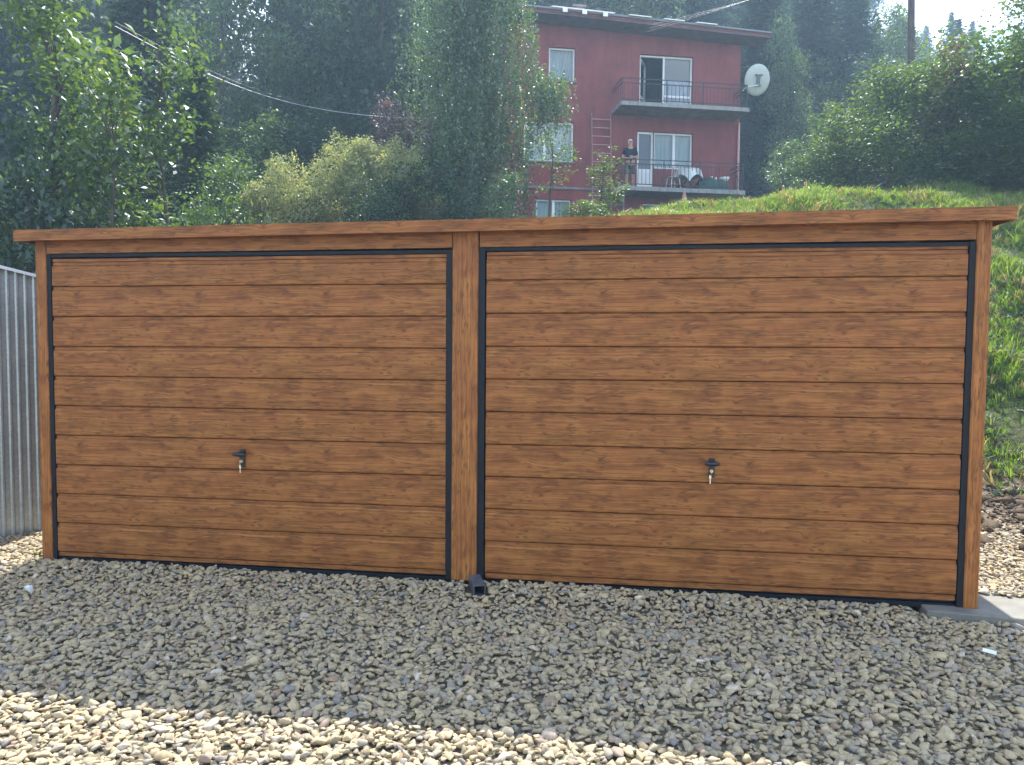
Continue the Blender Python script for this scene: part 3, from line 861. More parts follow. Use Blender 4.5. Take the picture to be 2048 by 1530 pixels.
# roof
def ez(x): return 12.40 - .036 * (x + 7)
xl, xr = -10.0, .68
rf = MB()
def slope(y): return .26 * (y + .85) if y < 4.4 else .26 * (5.25) - .26 * (y - 4.4)
for (ya, yb) in ((-.85, 4.4), (4.4, 9.8)):
    rf.hexa([(xl, ya, ez(xl) + slope(ya) - .10), (xr, ya, ez(xr) + slope(ya) - .10), (xr, yb, ez(xr) + slope(yb) - .10), (xl, yb, ez(xl) + slope(yb) - .10),
             (xl, ya, ez(xl) + slope(ya) + .02), (xr, ya, ez(xr) + slope(ya) + .02), (xr, yb, ez(xr) + slope(yb) + .02), (xl, yb, ez(xl) + slope(yb) + .02)])
roof = rf.build('roof', M['tile_red'], house)
MB().hexa([(xl + .02, -.84, ez(xl) - .16), (xr - .02, -.84, ez(xr) - .16), (xr - .02, -.005, ez(xr) - .16), (xl + .02, -.005, ez(xl) - .16),
           (xl + .02, -.84, ez(xl) - .105), (xr - .02, -.84, ez(xr) - .105), (xr - .02, -.005, ez(xr) - .105), (xl + .02, -.005, ez(xl) - .105)]).build('soffit', M['soffit'], house)
gm = MB()
gm.hexa([(xl, -.915, ez(xl) - .03), (xr, -.915, ez(xr) - .03), (xr, -.852, ez(xr) - .03), (xl, -.852, ez(xl) - .03), (xl, -.93, ez(xl) + .02), (xr, -.93, ez(xr) + .02), (xr, -.852, ez(xr) + .02), (xl, -.852, ez(xl) + .02)])
gm.build('gutter', simple('blue_grey_gutter', (.22, .25, .30), 0.4, 0.3), house)
for a, b_, h in ((-6.95, -4.85, .15), (-4.37, -3.60, .085), (-3.16, -2.46, .085), (-2.03, -1.32, .085)):  # white panels in place of the bright spots along the eave
    pm = MB().hexa([(a, -1.02, ez(a) + .0), (b_, -1.02, ez(b_) + .0), (b_, -.60, ez(b_) + .0 + h), (a, -.60, ez(a) + .0 + h),
                    (a, -1.02, ez(a) + .03), (b_, -1.02, ez(b_) + .03), (b_, -.60, ez(b_) + .03 + h), (a, -.60, ez(a) + .03 + h)])
    tag(pm.build('white_panel', M['white_metal'], house), None)
for xx in (-6.6, -5.95, -5.25):
    MB().box(xx, xx + .16, -1.02, -.99, ez(xx) - .13, ez(xx) - .002).build('gutter_bracket', M['white_metal'], house)
MB().box(-5.25, -4.85, 3.2, 3.6, 13.2, 14.3).box(-5.30, -4.80, 3.15, 3.65, 14.3, 14.38).build('chimney', M['pale_stone'], roof)

# dish on the house corner
dish = empty('satellite_dish', hw(.02, -.06, 10.55), PHI)
tag(dish, 'round pale satellite dish seen from behind at the upper right corner of the house', 'satellite dish')
dm = MB()
nn_ = 28; prof = [(r, .10 * (r / .45) ** 2) for r in np.linspace(0.001, .45, 7)]
vs = []; fs = []
c0 = Vector((.26, -.72, .02)); 
ax_ = Vector((.10, .97, .24)).normalized(); u_ = ax_.cross(Vector((0, 0, 1))).normalized(); v_ = u_.cross(ax_).normalized()
for (r, h) in prof:
    for k in range(nn_):
        a = 2 * PI * k / nn_
        p = c0 + u_ * r * math.cos(a) * .97 + v_ * r * math.sin(a) * 1.15 + ax_ * h
        vs.append(tuple(p))
for (r, h) in prof:
    for k in range(nn_):
        a = 2 * PI * k / nn_
        p = c0 + u_ * r * math.cos(a) * .97 + v_ * r * math.sin(a) * 1.15 + ax_ * (h + .012)
        vs.append(tuple(p))
L_ = len(prof)
for i in range(L_ - 1):
    for k in range(nn_):
        a, b_ = i * nn_ + k, i * nn_ + (k + 1) % nn_
        fs.append((a, b_, b_ + nn_, a + nn_)); fs.append((a + L_ * nn_, a + nn_ + L_ * nn_, b_ + nn_ + L_ * nn_, b_ + L_ * nn_))
for k in range(nn_):
    a, b_ = (L_ - 1) * nn_ + k, (L_ - 1) * nn_ + (k + 1) % nn_
    fs.append((a, b_, b_ + L_ * nn_, a + L_ * nn_))
dm.add(vs, fs, True); dm.build('reflector', simple('dish_paint', (.44, .48, .43), 0.5, 0, 0.4, .10, 3), dish)
bk = MB()
for (a0, a1, b0, b1) in ((-.13, .13, .13, .17), (-.055, .055, -.16, .13), (-.11, .11, -.20, -.16)):
    q_ = [c0 + u_ * a0 + v_ * b0, c0 + u_ * a1 + v_ * b0, c0 + u_ * a1 + v_ * b1, c0 + u_ * a0 + v_ * b1]
    bk.hexa([tuple(p - ax_ * .06) for p in q_] + [tuple(p - ax_ * .0) for p in q_])
bk.build('mount', M['steel_tube'], dish)
MB().tube([tuple(c0 + v_ * -.05 - ax_ * .05), (.05, -.30, -.02), (0.0, 0.05, -.02)], .025, 8).build('wall_arm', M['steel_tube'], dish)
MB().tube([tuple(c0 + v_ * -.18 + u_ * .0 - ax_ * .07), tuple(c0 - u_ * .25 - v_ * .22 - ax_ * .09), tuple(c0 - u_ * .47 - v_ * .26 + ax_ * .02)], .016, 6).tube([tuple(c0 - u_ * .45 - v_ * .26), tuple(c0 - u_ * .50 - v_ * .36)], .03, 8).build('receiver_arm', M['white_metal'], dish)

# roof ladder leaning on the facade
lad = empty('ladder', hw(-5.04, -.12, 6.3), PHI)
tag(lad, 'thin metal ladder with hooked top standing against the red wall left of the balconies', 'ladder')
for xx in (-.33, .33):
    MB().tube([(xx, -.30, -.2), (xx, -.02, 2.90), (xx * 1.0, .03, 3.02), (xx * .92, .08, 3.06)], .020, 8).build('rail', simple('ladder_steel', (.30, .16, .15), 0.4, 0.3), lad)
rm = MB().tube([(-.33, 0, 0), (.33, 0, 0)], .016, 8).mesh('rung', simple('rung_steel', (.42, .26, .25), 0.4, 0.3))
for k in range(11):
    r_ = mesh_obj('rung', rm, lad); z = -.05 + k * .29; r_.location = (0, -.30 + .28 * (z + .2) / 3.1, z)

# ------------------------------------------------------------------ things on the lower balcony
def skin_obj(name, joints, edges, mat, parent=None, sub=1, root=0):
    me = bpy.data.meshes.new(name)
    me.from_pydata([j[0] for j in joints], edges, [])
    o = mesh_obj(name, me, parent)
    md = o.modifiers.new('skin', 'SKIN')
    if not me.skin_vertices: me.skin_vertices.new()
    for i, j in enumerate(joints):
        r = j[1] if isinstance(j[1], tuple) else (j[1], j[1])
        me.skin_vertices[0].data[i].radius = r
        me.skin_vertices[0].data[i].use_root = (i == root)
    md.use_smooth_shade = True
    s2 = o.modifiers.new('sub', 'SUBSURF'); s2.levels = sub; s2.render_levels = sub
    me.materials.append(mat)
    return o
M['skin'] = simple('skin', (.46, .27, .19), 0.6, 0, 0.3, 0.08, 12)
M['shirt'] = simple('navy_shirt', (.012, .016, .030), 0.9, 0, 0.1, 0.2, 10)
def camo():
    s = NT('camouflage_cloth'); g = s.n('NewGeometry')
    nz = s.noise(g.outputs['Position'], 11, 1)
    s.bsdf(s.ramp(nz, [(0.40, (.035, .040, .030)), (0.47, (.11, .12, .08)), (0.53, (.06, .06, .045)), (0.6, (.22, .21, .16))]), 0.9, 0, 0.1)
    return s.m
person = empty('person', hw(-4.14, -.60, 6.735), PHI - .12)
tag(person, 'white-haired person in dark t-shirt and camouflage shorts standing on the lower balcony', 'person')
J = []; Ed = []
def jj(p, r, par=None):
    J.append((p, r)); 
    if par is not None: Ed.append((par, len(J) - 1))
    return len(J) - 1
pel = jj((0, 0, .86), (.135, .10)); ab = jj((0, -.03, 1.00), (.145, .125), pel); ch = jj((0, -.01, 1.20), (.16, .11), ab)
nk0 = jj((0, .01, 1.36), (.085, .075), ch); nk = jj((0, .0, 1.42), (.055, .055), nk0)
hd1 = jj((0, -.015, 1.49), (.070, .085), nk); hd2 = jj((0, -.015, 1.57), (.078, .092), hd1); hd3 = jj((0, -.005, 1.635), (.060, .070), hd2)
for sx in (-1, 1):
    sh_ = jj((sx * .17, .01, 1.33), (.062, .058), nk0)
    el = jj((sx * .255, .02, 1.07), (.042, .042), sh_)
    wr = jj((sx * .09, -.185, 1.02 + .03 * sx), (.027, .025), el)
    pa = jj((sx * .02 - .0, -.21, 1.02 + .03 * sx), (.036, .018), wr)
    for k in range(4):
        f1 = jj((-sx * .035, -.222, 1.048 - .020 * k + .03 * sx), .0085, pa)
        jj((-sx * .072 + sx * .006 * abs(k - 1), -.214, 1.044 - .020 * k + .03 * sx), .0065, f1)
    jj((sx * .01, -.225, 1.065 + .03 * sx), .009, pa)
    hp = jj((sx * .095, 0, .78), (.085, .085), pel)
    kn = jj((sx * .11, -.01, .46), (.055, .058), hp)
    cf = jj((sx * .115, .015, .31), (.052, .055), kn)
    an = jj((sx * .12, .01, .09), (.034, .036), cf)
    jj((sx * .125, -.12, .045), (.040, .028), an)
skin_obj('body', J, Ed, M['skin'], person, 2)
J = []; Ed = []
a0 = jj((0, .0, .80), (.165, .13)); a = jj((0, -.005, .92), (.165, .13), a0); b_ = jj((0, -.03, 1.02), (.165, .145), a); c = jj((0, -.01, 1.20), (.175, .128), b_); d = jj((0, .01, 1.355), (.12, .10), c); jj((0, .008, 1.415), (.075, .07), d)
for sx in (-1, 1):
    e = jj((sx * .172, .01, 1.335), (.078, .074), d); jj((sx * .235, .018, 1.13), (.062, .060), e)
skin_obj('shirt', J, Ed, M['shirt'], person, 1)
J = []; Ed = []
a = jj((0, 0, .90), (.155, .12))
for sx in (-1, 1):
    e = jj((sx * .095, 0, .77), (.105, .105), a); jj((sx * .115, -.01, .47), (.088, .085), e)
skin_obj('shorts', J, Ed, camo(), person, 1)
hr = MB().lathe([(.001, .085), (.035, .078), (.062, .055), (.078, .015), (.082, -.02), (.076, -.05)], (0, .022, 1.60), 14)
hr.build('hair', simple('white_hair', (.62, .60, .56), 0.8), person)
fc = MB()
fc.add([(-.012, -.100, 1.535), (.012, -.100, 1.535), (0, -.122, 1.53), (0, -.100, 1.575)], [(0, 2, 3), (2, 1, 3), (0, 1, 2)])
fc.build('nose', M['skin'], person)
gl_ = MB()
for sx in (-1, 1): gl_.box(sx * .032 - .020, sx * .032 + .020, -.112, -.106, 1.558, 1.585)
gl_.box(-.012, .012, -.113, -.108, 1.570, 1.577)
gl_.build('glasses', M['plastic_black'], person)
MB().box(-.022, .022, -.104, -.098, 1.500, 1.507).build('mouth', simple('lips', (.26, .09, .08), 0.6), person)
be = MB()
for sx in (-1, 1): be.hexa([(sx * .12 - .05, -.19, 0), (sx * .12 + .05, -.19, 0), (sx * .12 + .05, .07, 0), (sx * .12 - .05, .07, 0), (sx * .12 - .04, -.16, .06), (sx * .12 + .04, -.16, .06), (sx * .12 + .04, .06, .09), (sx * .12 - .04, .06, .09)])
be.build('shoes', M['plastic_black'], person, .01)

# bentwood chair
chair = empty('chair', hw(-2.62, -.62, 6.735), PHI + .2)
tag(chair, 'pale bentwood chair with looped back beside the white tablecloth on the balcony', 'chair')
M['cream'] = simple('cream_wood', (.60, .58, .52), 0.5, 0, 0.4, 0.05, 10)
bl = MB()
bl.tube([(-.17, -.18, .45), (-.18, -.22, .70), (-.13, -.24, .86), (0, -.25, .91), (.13, -.24, .86), (.18, -.22, .70), (.17, -.18, .45)], .016, 8)
bl.tube([(-.09, -.18, .45), (-.10, -.22, .68), (-.05, -.235, .80), (0, -.24, .82), (.05, -.235, .80), (.10, -.22, .68), (.09, -.18, .45)], .013, 8)
bl.build('backrest', M['cream'], chair)
MB().lathe([(.001, .435), (.19, .435), (.205, .45), (.19, .468), (.001, .47)], (0, 0, 0), 18).build('seat', M['cream'], chair)
for sx in (-1, 1):
    for sy in (-1, 1):
        MB().tube([(sx * .14, sy * .14, .44), (sx * .19, sy * .19, .0)], [.018, .014], 8).build('leg', M['cream'], chair)
MB().tube([(.155 * math.cos(t), .155 * math.sin(t), .22) for t in np.linspace(0, 2 * PI, 20)], .009, 6, caps=False).build('stretcher', M['cream'], chair)
# table
table = empty('table', hw(-2.08, -.60, 6.735), PHI)
tag(table, 'small round garden table hidden under a white cloth on the balcony', 'table')
MB().lathe([(.001, .70), (.40, .70), (.40, .73), (.001, .73)], (0, 0, 0), 24).build('table_top', M['cream'], table)
for k in range(3):
    a = 2 * PI * k / 3 + .5
    MB().tube([(.05 * math.cos(a), .05 * math.sin(a), .69), (.08 * math.cos(a), .08 * math.sin(a), .35), (.28 * math.cos(a), .28 * math.sin(a), .0)], .017, 8).build('leg', M['iron'], table)
vs = []; nr, nt = 12, 48
cs, sn = math.cos, math.sin
for i in range(nr + 1):
    s1 = i / nr
    for k in range(nt):
        a = 2 * PI * k / nt
        half = .62
        rmax = half / max(abs(cs(a)), abs(sn(a)))
        r = rmax * s1
        if r <= .41: vs.append((r * cs(a), r * sn(a), .738))
        else:
            ex = r - .41
            rr = .412 + ex * .18 + .03 * math.sin(6 * a + 1) * min(1, ex * 5)
            vs.append((rr * cs(a), rr * sn(a), .735 - ex * 1.02))
fs = [(i * nt + k, i * nt + (k + 1) % nt, (i + 1) * nt + (k + 1) % nt, (i + 1) * nt + k) for i in range(nr) for k in range(nt)]
tcl = MB().add(vs, fs, True).build('tablecloth', M['curtain'])
tcl.location = hw(-2.08, -.60, 6.735); tcl.rotation_euler = (0, 0, PHI + .5)
tag(tcl, 'white tablecloth with hanging corners draped over the round balcony table', 'tablecloth')
# green tarp heap
M['tarp'] = simple('green_tarp', (.015, .060, .045), 0.55, 0, 0.4, 0.3, 5)
nx_, ny_ = 26, 12
vs = []
for j in range(ny_ + 1):
    for i in range(nx_ + 1):
        u1, v1 = i / nx_, j / ny_
        env = (min(1, u1 * 5) * min(1, (1 - u1) * 7)) ** .5 * (min(1, v1 * 5) * min(1, (1 - v1) * 5)) ** .5
        z = env * (.52 - .16 * u1 + .04 * math.sin(u1 * 17 + v1 * 5) + .03 * math.sin(u1 * 9 - v1 * 13))
        vs.append((u1 * 1.25, v1 * .62, max(.005, z)))
fs = [(j * (nx_ + 1) + i, j * (nx_ + 1) + i + 1, (j + 1) * (nx_ + 1) + i + 1, (j + 1) * (nx_ + 1) + i) for j in range(ny_) for i in range(nx_)]
vs2 = [(0, 0, 0), (1.25, 0, 0), (1.25, .62, 0), (0, .62, 0)]
tp = MB().add(vs, fs, True).add(vs2, [(3, 2, 1, 0)]).build('tarpaulin', M['tarp'])
tp.location = hw(-1.86, -.90, 6.735); tp.rotation_euler = (0, 0, PHI)
tag(tp, 'dark green tarpaulin heaped over furniture at the right end of the balcony', 'tarpaulin')
cm = MB().lathe([(.001, 0), (.032, 0), (.036, .10), (.030, .10), (.026, .015), (.001, .012)], (0, 0, 0), 12).mesh('cup', M['white_metal'])
for k, (xx, l) in enumerate(((-1.25, 'left of three white cups on the green tarpaulin'), (-1.10, 'middle one of three white cups on the green tarpaulin'), (-.96, 'right of three white cups, the one beside the white basin'))):
    c = mesh_obj('cup', cm); c.location = hw(xx, -.62, 6.735 + .455 - .03 * k); tag(c, l, 'cup', 'white cups on the tarpaulin')
bs = MB().lathe([(.001, 0), (.10, 0), (.17, .13), (.155, .13), (.09, .015), (.001, .015)], (0, 0, 0), 18).build('basin', M['white_metal'])
bs.location = hw(-.78, -.62, 6.735 + .40); tag(bs, 'white plastic basin on the green tarpaulin at the right end of the balcony', 'basin')

# closed sunshade at the foot of the house
pz = float(hill(*hw(-2.75, -2.0)[:2]))
par = empty('sunshade', hw(-2.75, -2.0, pz), PHI)
tag(par, 'closed pinkish-orange sunshade standing on the grass under the lower balcony', 'sunshade')
MB().lathe([(.14, 6.02 - pz), (.12, 6.05 - pz), (.06, 6.35 - pz), (.015, 6.46 - pz)], (0, 0, 0), 10).build('cover', simple('orange_cloth', (.42, .20, .14), 0.8), par)
MB().tube([(0, 0, -.1), (0, 0, 6.05 - pz)], .018, 8).build('pole', M['alu'], par)

# ------------------------------------------------------------------ pole and cables
pb = at(1823, 330, 21.5)
pbz = float(hill(pb[0], pb[1])); ptop = at(1823, -112, 21.5)
pole = empty('utility_pole', (pb[0], pb[1], pbz))
tag(pole, 'tall brown wooden utility pole rising among the trees on the right', 'pole')
MB().tube([(0, 0, -.3), (ptop[0] - pb[0], ptop[1] - pb[1], ptop[2] - pbz + .3)], [.105, .085], 14).build('shaft', M['pole'], pole)
MB().box(-.55, .55, -.05, .05, ptop[2] - pbz - .25, ptop[2] - pbz - .13).build('crossarm', M['pole'], pole)
M['wire'] = simple('pale_wire', (.50, .52, .55), 0.5)
M['wire_grey'] = simple('grey_wire', (.07, .075, .09), 0.5)
for k, (sx, zz_, l) in enumerate(((-6.0, 11.35, 'lowest of the thin wires running from the red wall up to the pole'), (-5.7, 11.6, 'middle one of the thin wires running from the red wall up to the pole'), (-5.2, 11.9, 'highest of the thin wires running from the red wall up to the pole'))):
    A_ = Vector(hw(sx, -.12, zz_)); B_ = Vector((ptop[0] - .45 + k * .45, ptop[1] - .07, ptop[2] - .1))
    pts = [A_.lerp(B_, t) + Vector((0, 0, -.15 * 4 * t * (1 - t))) for t in np.linspace(0, 1, 24)]
    w_ = MB().tube(pts, .0032, 5).build('wire', M['wire_grey']); tag(w_, l, 'wire', 'wires from the house to the pole')
def cable(pxs, d0, d1, r, mat, label):
    pts = [at(x, y, d0 + (d1 - d0) * i / (len(pxs) - 1)) for i, (x, y) in enumerate(pxs)]
    # smooth
    P_ = np.array(pts); t = np.linspace(0, 1, len(P_)); tt = np.linspace(0, 1, 40)
    co = [np.polyfit(t, P_[:, i], 4) for i in range(3)]
    pts = [(np.polyval(co[0], a), np.polyval(co[1], a), np.polyval(co[2], a)) for a in tt]
    tag(MB().tube(pts, r, 6).build('cable', mat), label, 'cable', 'cables from the left trees to the house')
cable([(230, 52), (370, 127), (500, 180), (640, 219), (770, 233), (900, 236), (985, 230)], 17, 24.5, .008, M['wire'], 'thick pale sagging cable crossing the trees towards the house')
cable([(230, 44), (370, 118), (500, 174), (640, 214), (770, 235), (900, 244), (985, 243)], 17.1, 24.5,   .004, M['wire_grey'], 'thin grey cable running just beside the thick sagging cable')

# ------------------------------------------------------------------ foliage
def leaf_mesh(name, c, size, mat, rg, aspect=.55, up=.35, svar=.3, tone=None, axis=None, fold=.18):
    n = len(c)
    nrm = rg.standard_normal((n, 3)); nrm[:, 2] = np.abs(nrm[:, 2]) * 1.0 + up
    nrm /= np.linalg.norm(nrm, axis=1)[:, None]
    if axis is None:
        a = rg.standard_normal((n, 3))
    else:
        a = axis + rg.standard_normal((n, 3)) * .25
    a -= nrm * (a * nrm).sum(1)[:, None]; a /= (np.linalg.norm(a, axis=1)[:, None] + 1e-9)
    b = np.cross(nrm, a)
    s_ = (size * np.exp(rg.normal(0, svar, n)))[:, None]
    h = s_ * aspect * .5
    v = np.empty((n, 4, 3))
    v[:, 0] = c - a * s_ * .5
    v[:, 1] = c + b * h - a * s_ * .05 + nrm * s_ * fold * .5
    v[:, 2] = c + a * s_ * .5 - nrm * s_ * fold * .4
    v[:, 3] = c - b * h - a * s_ * .05 + nrm * s_ * fold * .5
    me = bpy.data.meshes.new(name)
    me.vertices.add(n * 4); me.vertices.foreach_set('co', v.astype(np.float32).reshape(-1))
    me.loops.add(n * 4); me.loops.foreach_set('vertex_index', np.arange(n * 4))
    me.polygons.add(n); me.polygons.foreach_set('loop_start', np.arange(0, n * 4, 4))
    me.update(calc_edges=True)
    t = rg.random(n) if tone is None else np.clip(tone * .6 + rg.random(n) * .4, 0, 1)
    at_ = me.attributes.new('rnd', 'FLOAT', 'FACE'); at_.data.foreach_set('value', t.astype(np.float32))
    me.materials.append(mat)
    return me

def crown_pts(blobs, nclus, per, spread, rg, shell=(.45, 1.05), gap=0.0):
    B = np.array(blobs, float)           # x y z rx ry rz
    w = (B[:, 3] * B[:, 5]); w /= w.sum()
    k = rg.choice(len(B), nclus, p=w)
    d = rg.standard_normal((nclus, 3)); d /= np.linalg.norm(d, axis=1)[:, None]
    rad = rg.uniform(shell[0], shell[1], nclus) ** .6
    cc = B[k, :3] + d * rad[:, None] * B[k, 3:6]
    tone = np.clip(rg.normal(.45, .25, nclus), 0, 1)
    pts = np.repeat(cc, per, 0) + rg.standard_normal((nclus * per, 3)) * spread * np.array([1, 1, .7])
    return pts, np.repeat(tone, per), cc

def rand_blobs(H, R, n, rg, z0=.25, taper=.6, br=.38):
    out = []
    for i in range(n):
        t = z0 + (1 - z0) * (i + .5) / n
        prof = math.sin(PI * min(1, (t - z0) / (1 - z0) * .82 + .16)) ** taper
        a = rg.uniform(0, 2 * PI); rr = R * prof * rg.uniform(.25, .75)
        b = R * br * rg.uniform(.8, 1.3) * (0.55 + .45 * prof)
        out.append((rr * math.cos(a), rr * math.sin(a), H * t, b, b, b * rg.uniform(.75, 1.1)))
    return out

def trunk_mesh(name, H, r, targets, mat, rg, ztop=.75, wob=.12):
    b = MB()
    zs = np.linspace(-.4, H * ztop, 7)
    ctr = [(wob * math.sin(z * .7 + r * 30), wob * math.cos(z * .5), z) for z in zs]
    b.tube(ctr, [r * (1.15 - .9 * i / 6) for i in range(7)], 9)
    for t in targets:
        t = np.array(t[:3])
        z0 = min(max(t[2] - np.hypot(t[0], t[1]) * rg.uniform(.7, 1.2), H * .12), H * ztop * .98)
        i = np.interp(z0, zs, range(7)); j = int(min(i, 5)); f = i - j
        s_ = np.array(ctr[j]) * (1 - f) + np.array(ctr[j + 1]) * f
        mid = s_ * .45 + t * .55 + np.array([0, 0, .12 * np.linalg.norm(t - s_)])
        rr = r * .34 * (1 - .5 * z0 / H)
        b.tube([tuple(s_), tuple(mid), tuple(t)], [rr, rr * .6, rr * .2], 5)
    return b.mesh(name, mat)

def make_tree(H, R, nb, nclus, per, leaf, mat, seed, trunk_r=.16, barkm='bark', z0=.25, spread=None, blobs=None, aspect=.55, br=.38, nl=14, shell=(.45, 1.05), up=.35):
    rg = np.random.default_rng(seed)
    blobs = blobs or rand_blobs(H, R, nb, rg, z0, br=br)
    pts, tone, cc = crown_pts(blobs, nclus, per, spread or leaf * 2.0, rg, shell)
    cm_ = leaf_mesh('crown', pts, leaf, M[mat], rg, aspect=aspect, tone=tone, up=up)
    tg = [tuple(b) for b in blobs] + [tuple(c) for c in cc[rg.choice(len(cc), min(nl, len(cc)), replace=False)]]
    tm_ = trunk_mesh('trunk', H, trunk_r, tg, M[barkm], rg)
    return tm_, cm_

def spruce(H, R, seed, mat='needle', dens=1.0):
    rg = np.random.default_rng(seed)
    P_, A_, T_2 = [], [], []
    z = H * .06
    while z < H * .985:
        t = z / H
        L = R * (1 - t) ** .85 * rg.uniform(.8, 1.15) + .12
        nb = int(rg.integers(6, 9))
        for k in range(nb):
            a = 2 * PI * k / nb + rg.uniform(-.4, .4)
            l = L * rg.uniform(.7, 1.12)
            n = max(4, int(l * 18 * dens))
            s_ = np.linspace(.12, 1, n) * l
            d = np.array([math.cos(a), math.sin(a), 0])
            pz_ = z + rg.uniform(-.1, .1) - .30 * s_ * (1 - t * .8) + .10 * (s_ / l) ** 2 * l
            base = d[None] * s_[:, None]; base[:, 2] = pz_
            side = np.array([-d[1], d[0], 0])
            for sg in (-1, 1):
                w = .16 + .16 * (1 - s_ / l) * min(1, l)
                off = base + side * sg * (w * .5)[:, None] * rg.uniform(.4, 1.2, n)[:, None] + np.array([0, 0, -1]) * rg.uniform(.0, .12, n)[:, None]
                P_.append(off); A_.append(np.repeat((d * .7 + side * sg * .8 + np.array([0, 0, -.25]))[None], n, 0)); T_2.append(np.full(n, rg.uniform(0, 1)) * .6 + .4 * s_ / l)
        z += .24 + .10 * (1 - t)
    P_ = np.concatenate(P_); A_ = np.concatenate(A_); T_2 = np.concatenate(T_2)
    cm_ = leaf_mesh('crown', P_, .27, M[mat], rg, aspect=.30, up=.9, tone=T_2, axis=A_, svar=.25)
    b = MB().tube([(0, 0, -.4), (0, 0, H * .5), (0, 0, H * .98)], [H * .014, H * .008, .01], 8)
    return b.mesh('trunk', M['bark']), cm_

def plant(kind, meshes, px, depth, top_py, H0, wscale=None, label='', cat='tree', group=None, rz=None, sink=.1, dx=0):
    p = at(px, 600, depth)
    x, y = float(p[0]), float(p[1])
    z = float(hill(x, y)) - sink
    zt = float(at(px, top_py, depth)[2])
    sc = max(.15, (zt - z) / H0)
    o = empty(kind, (x, y, z), random.uniform(0, 6.28) if rz is None else rz)
    ws = wscale if wscale else sc
    o.scale = (ws, ws, sc)
    mesh_obj('trunk', meshes[0], o); mesh_obj('crown', meshes[1], o)
    tag(o, label, cat, group)
    return o

S = [spruce(12, 2.5, 31 + i) for i in range(3)]
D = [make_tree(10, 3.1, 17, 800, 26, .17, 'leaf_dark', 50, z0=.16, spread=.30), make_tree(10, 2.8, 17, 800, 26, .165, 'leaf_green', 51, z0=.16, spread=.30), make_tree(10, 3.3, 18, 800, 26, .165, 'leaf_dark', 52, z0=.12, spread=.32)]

# rows of the wood on the hillside, nearest first
wood_lbl = 'tree of the dense wood covering the hillside behind the house and garage'
forest = 0
rowdef = [(34, 0, 3.1), (41, 1, 3.4), (50, 2, 3.8), (62, 3, 4.6), (78, 4, 6.0)]
def skyline(px):
    return float(np.interp(px, [1560, 1700, 1745, 1775, 1795, 1815, 1850, 1870, 1895, 1925, 1950, 1990, 2060, 2200], [-120, -60, -10, 45, 22, 60, 55, 40, 14, 50, 66, 72, 60, 20]))
cfo = random.Random(5)
for depth, ri, step in rowdef:
    lat = -depth * .78
    while lat < depth * .80:
        px = 1024 + lat / depth * FPX
        lat += step * cfo.uniform(.75, 1.2)
        if 468 < px < 592 or (depth < 40 and 1010 < px < 1500): continue
        dd = depth * cfo.uniform(.95, 1.05)
        if px > 1560:
            top = skyline(px) + cfo.uniform(0, 10) + (0 if depth > 60 else 26 if depth > 48 else 60)
            if depth < 40: top = max(top, 130)
        else:
            top = cfo.uniform(-260, -60)
        kind = cfo.random()
        conif = kind < (.62 if px > 1300 else .42)
        p = at(px, 600, dd); zb = float(hill(p[0], p[1])); H = float(at(px, top, dd)[2]) - zb
        if H < 2.5: continue
        if depth > 70 and px < 1300: continue
        side = 'left of the sky gap' if px < 470 else 'between sky gap and birch' if px < 800 else 'behind the birch' if px < 1150 else 'behind the red house' if px < 1500 else 'between dish and pole' if px < 1810 else 'right of the pole'
        row = ('at the wood edge', 'in the second row', 'in mid wood', 'far up in the wood', 'on the skyline')[ri]
        if conif:
            i = cfo.randrange(3)
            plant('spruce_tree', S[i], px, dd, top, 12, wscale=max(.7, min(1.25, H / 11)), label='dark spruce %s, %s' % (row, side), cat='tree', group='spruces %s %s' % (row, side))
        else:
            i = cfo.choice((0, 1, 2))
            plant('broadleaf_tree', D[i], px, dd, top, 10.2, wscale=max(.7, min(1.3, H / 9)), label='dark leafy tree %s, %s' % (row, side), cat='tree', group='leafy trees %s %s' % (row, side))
        forest += 1

groups_ = {}
for o in list(COL.objects):
    if o.get('group', '').startswith(('spruces ', 'leafy trees ')): groups_.setdefault(o['label'], []).append(o)
cam_i = cam.matrix_world.inverted()
for lb, os_ in groups_.items():
    if len(os_) > 1:
        os_.sort(key=lambda o: (lambda p: p.x / -p.z)(cam_i @ Vector(o.location)))
        for k, o in enumerate(os_):
            o['label'] = ('leftmost', 'second', 'third', 'fourth', 'fifth', 'sixth')[k] + (' ' if k == 0 else ' from left, ') + lb

# trees one can tell apart, left to right
wal = make_tree(8.5, 1.75, 20, 700, 13, .125, 'leaf_green', 60, .11, z0=.12, spread=.19, aspect=.5, br=.40, shell=(.3, 1.1))
plant('walnut_tree', wal, 100, 12.5, -90, 8.5, 1.0, 'large bright leafy tree at the far left edge with glinting leaves', rz=1.0)
wal2 = make_tree(5.2, .95, 12, 260, 12, .12, 'leaf_green', 61, .06, z0=.15, spread=.16, aspect=.5, br=.5, shell=(.3, 1.1))
plant('young_tree', wal2, 232, 11.8, 120, 5.2, 1.0, 'slim young leafy tree just right of the large left tree', rz=2.0)
wal3 = make_tree(5.4, .75, 9, 80, 10, .11, 'leaf_green', 62, .05, z0=.55, spread=.15, aspect=.5, br=.5, shell=(.3, 1.1))
plant('young_tree', wal3, 335, 13.0, 30, 5.4, 1.0, 'slender young tree with bare lower branches left of the cable end', rz=.3)
plant('spruce_tree', S[0], 300, 21, -160, 12, .95, 'tall dark spruce with layered drooping branches behind the slender young tree')
SL = spruce(12, 2.6, 37, 'needle_lit')
plant('spruce_tree', SL, 398, 16.5, 110, 12, .62, 'spruce with drooping branches under the cable, needles coloured paler as if sunlit')
plant('spruce_tree', S[2], 130, 25, -200, 12, 1.0, 'dark spruce standing behind the large left tree')
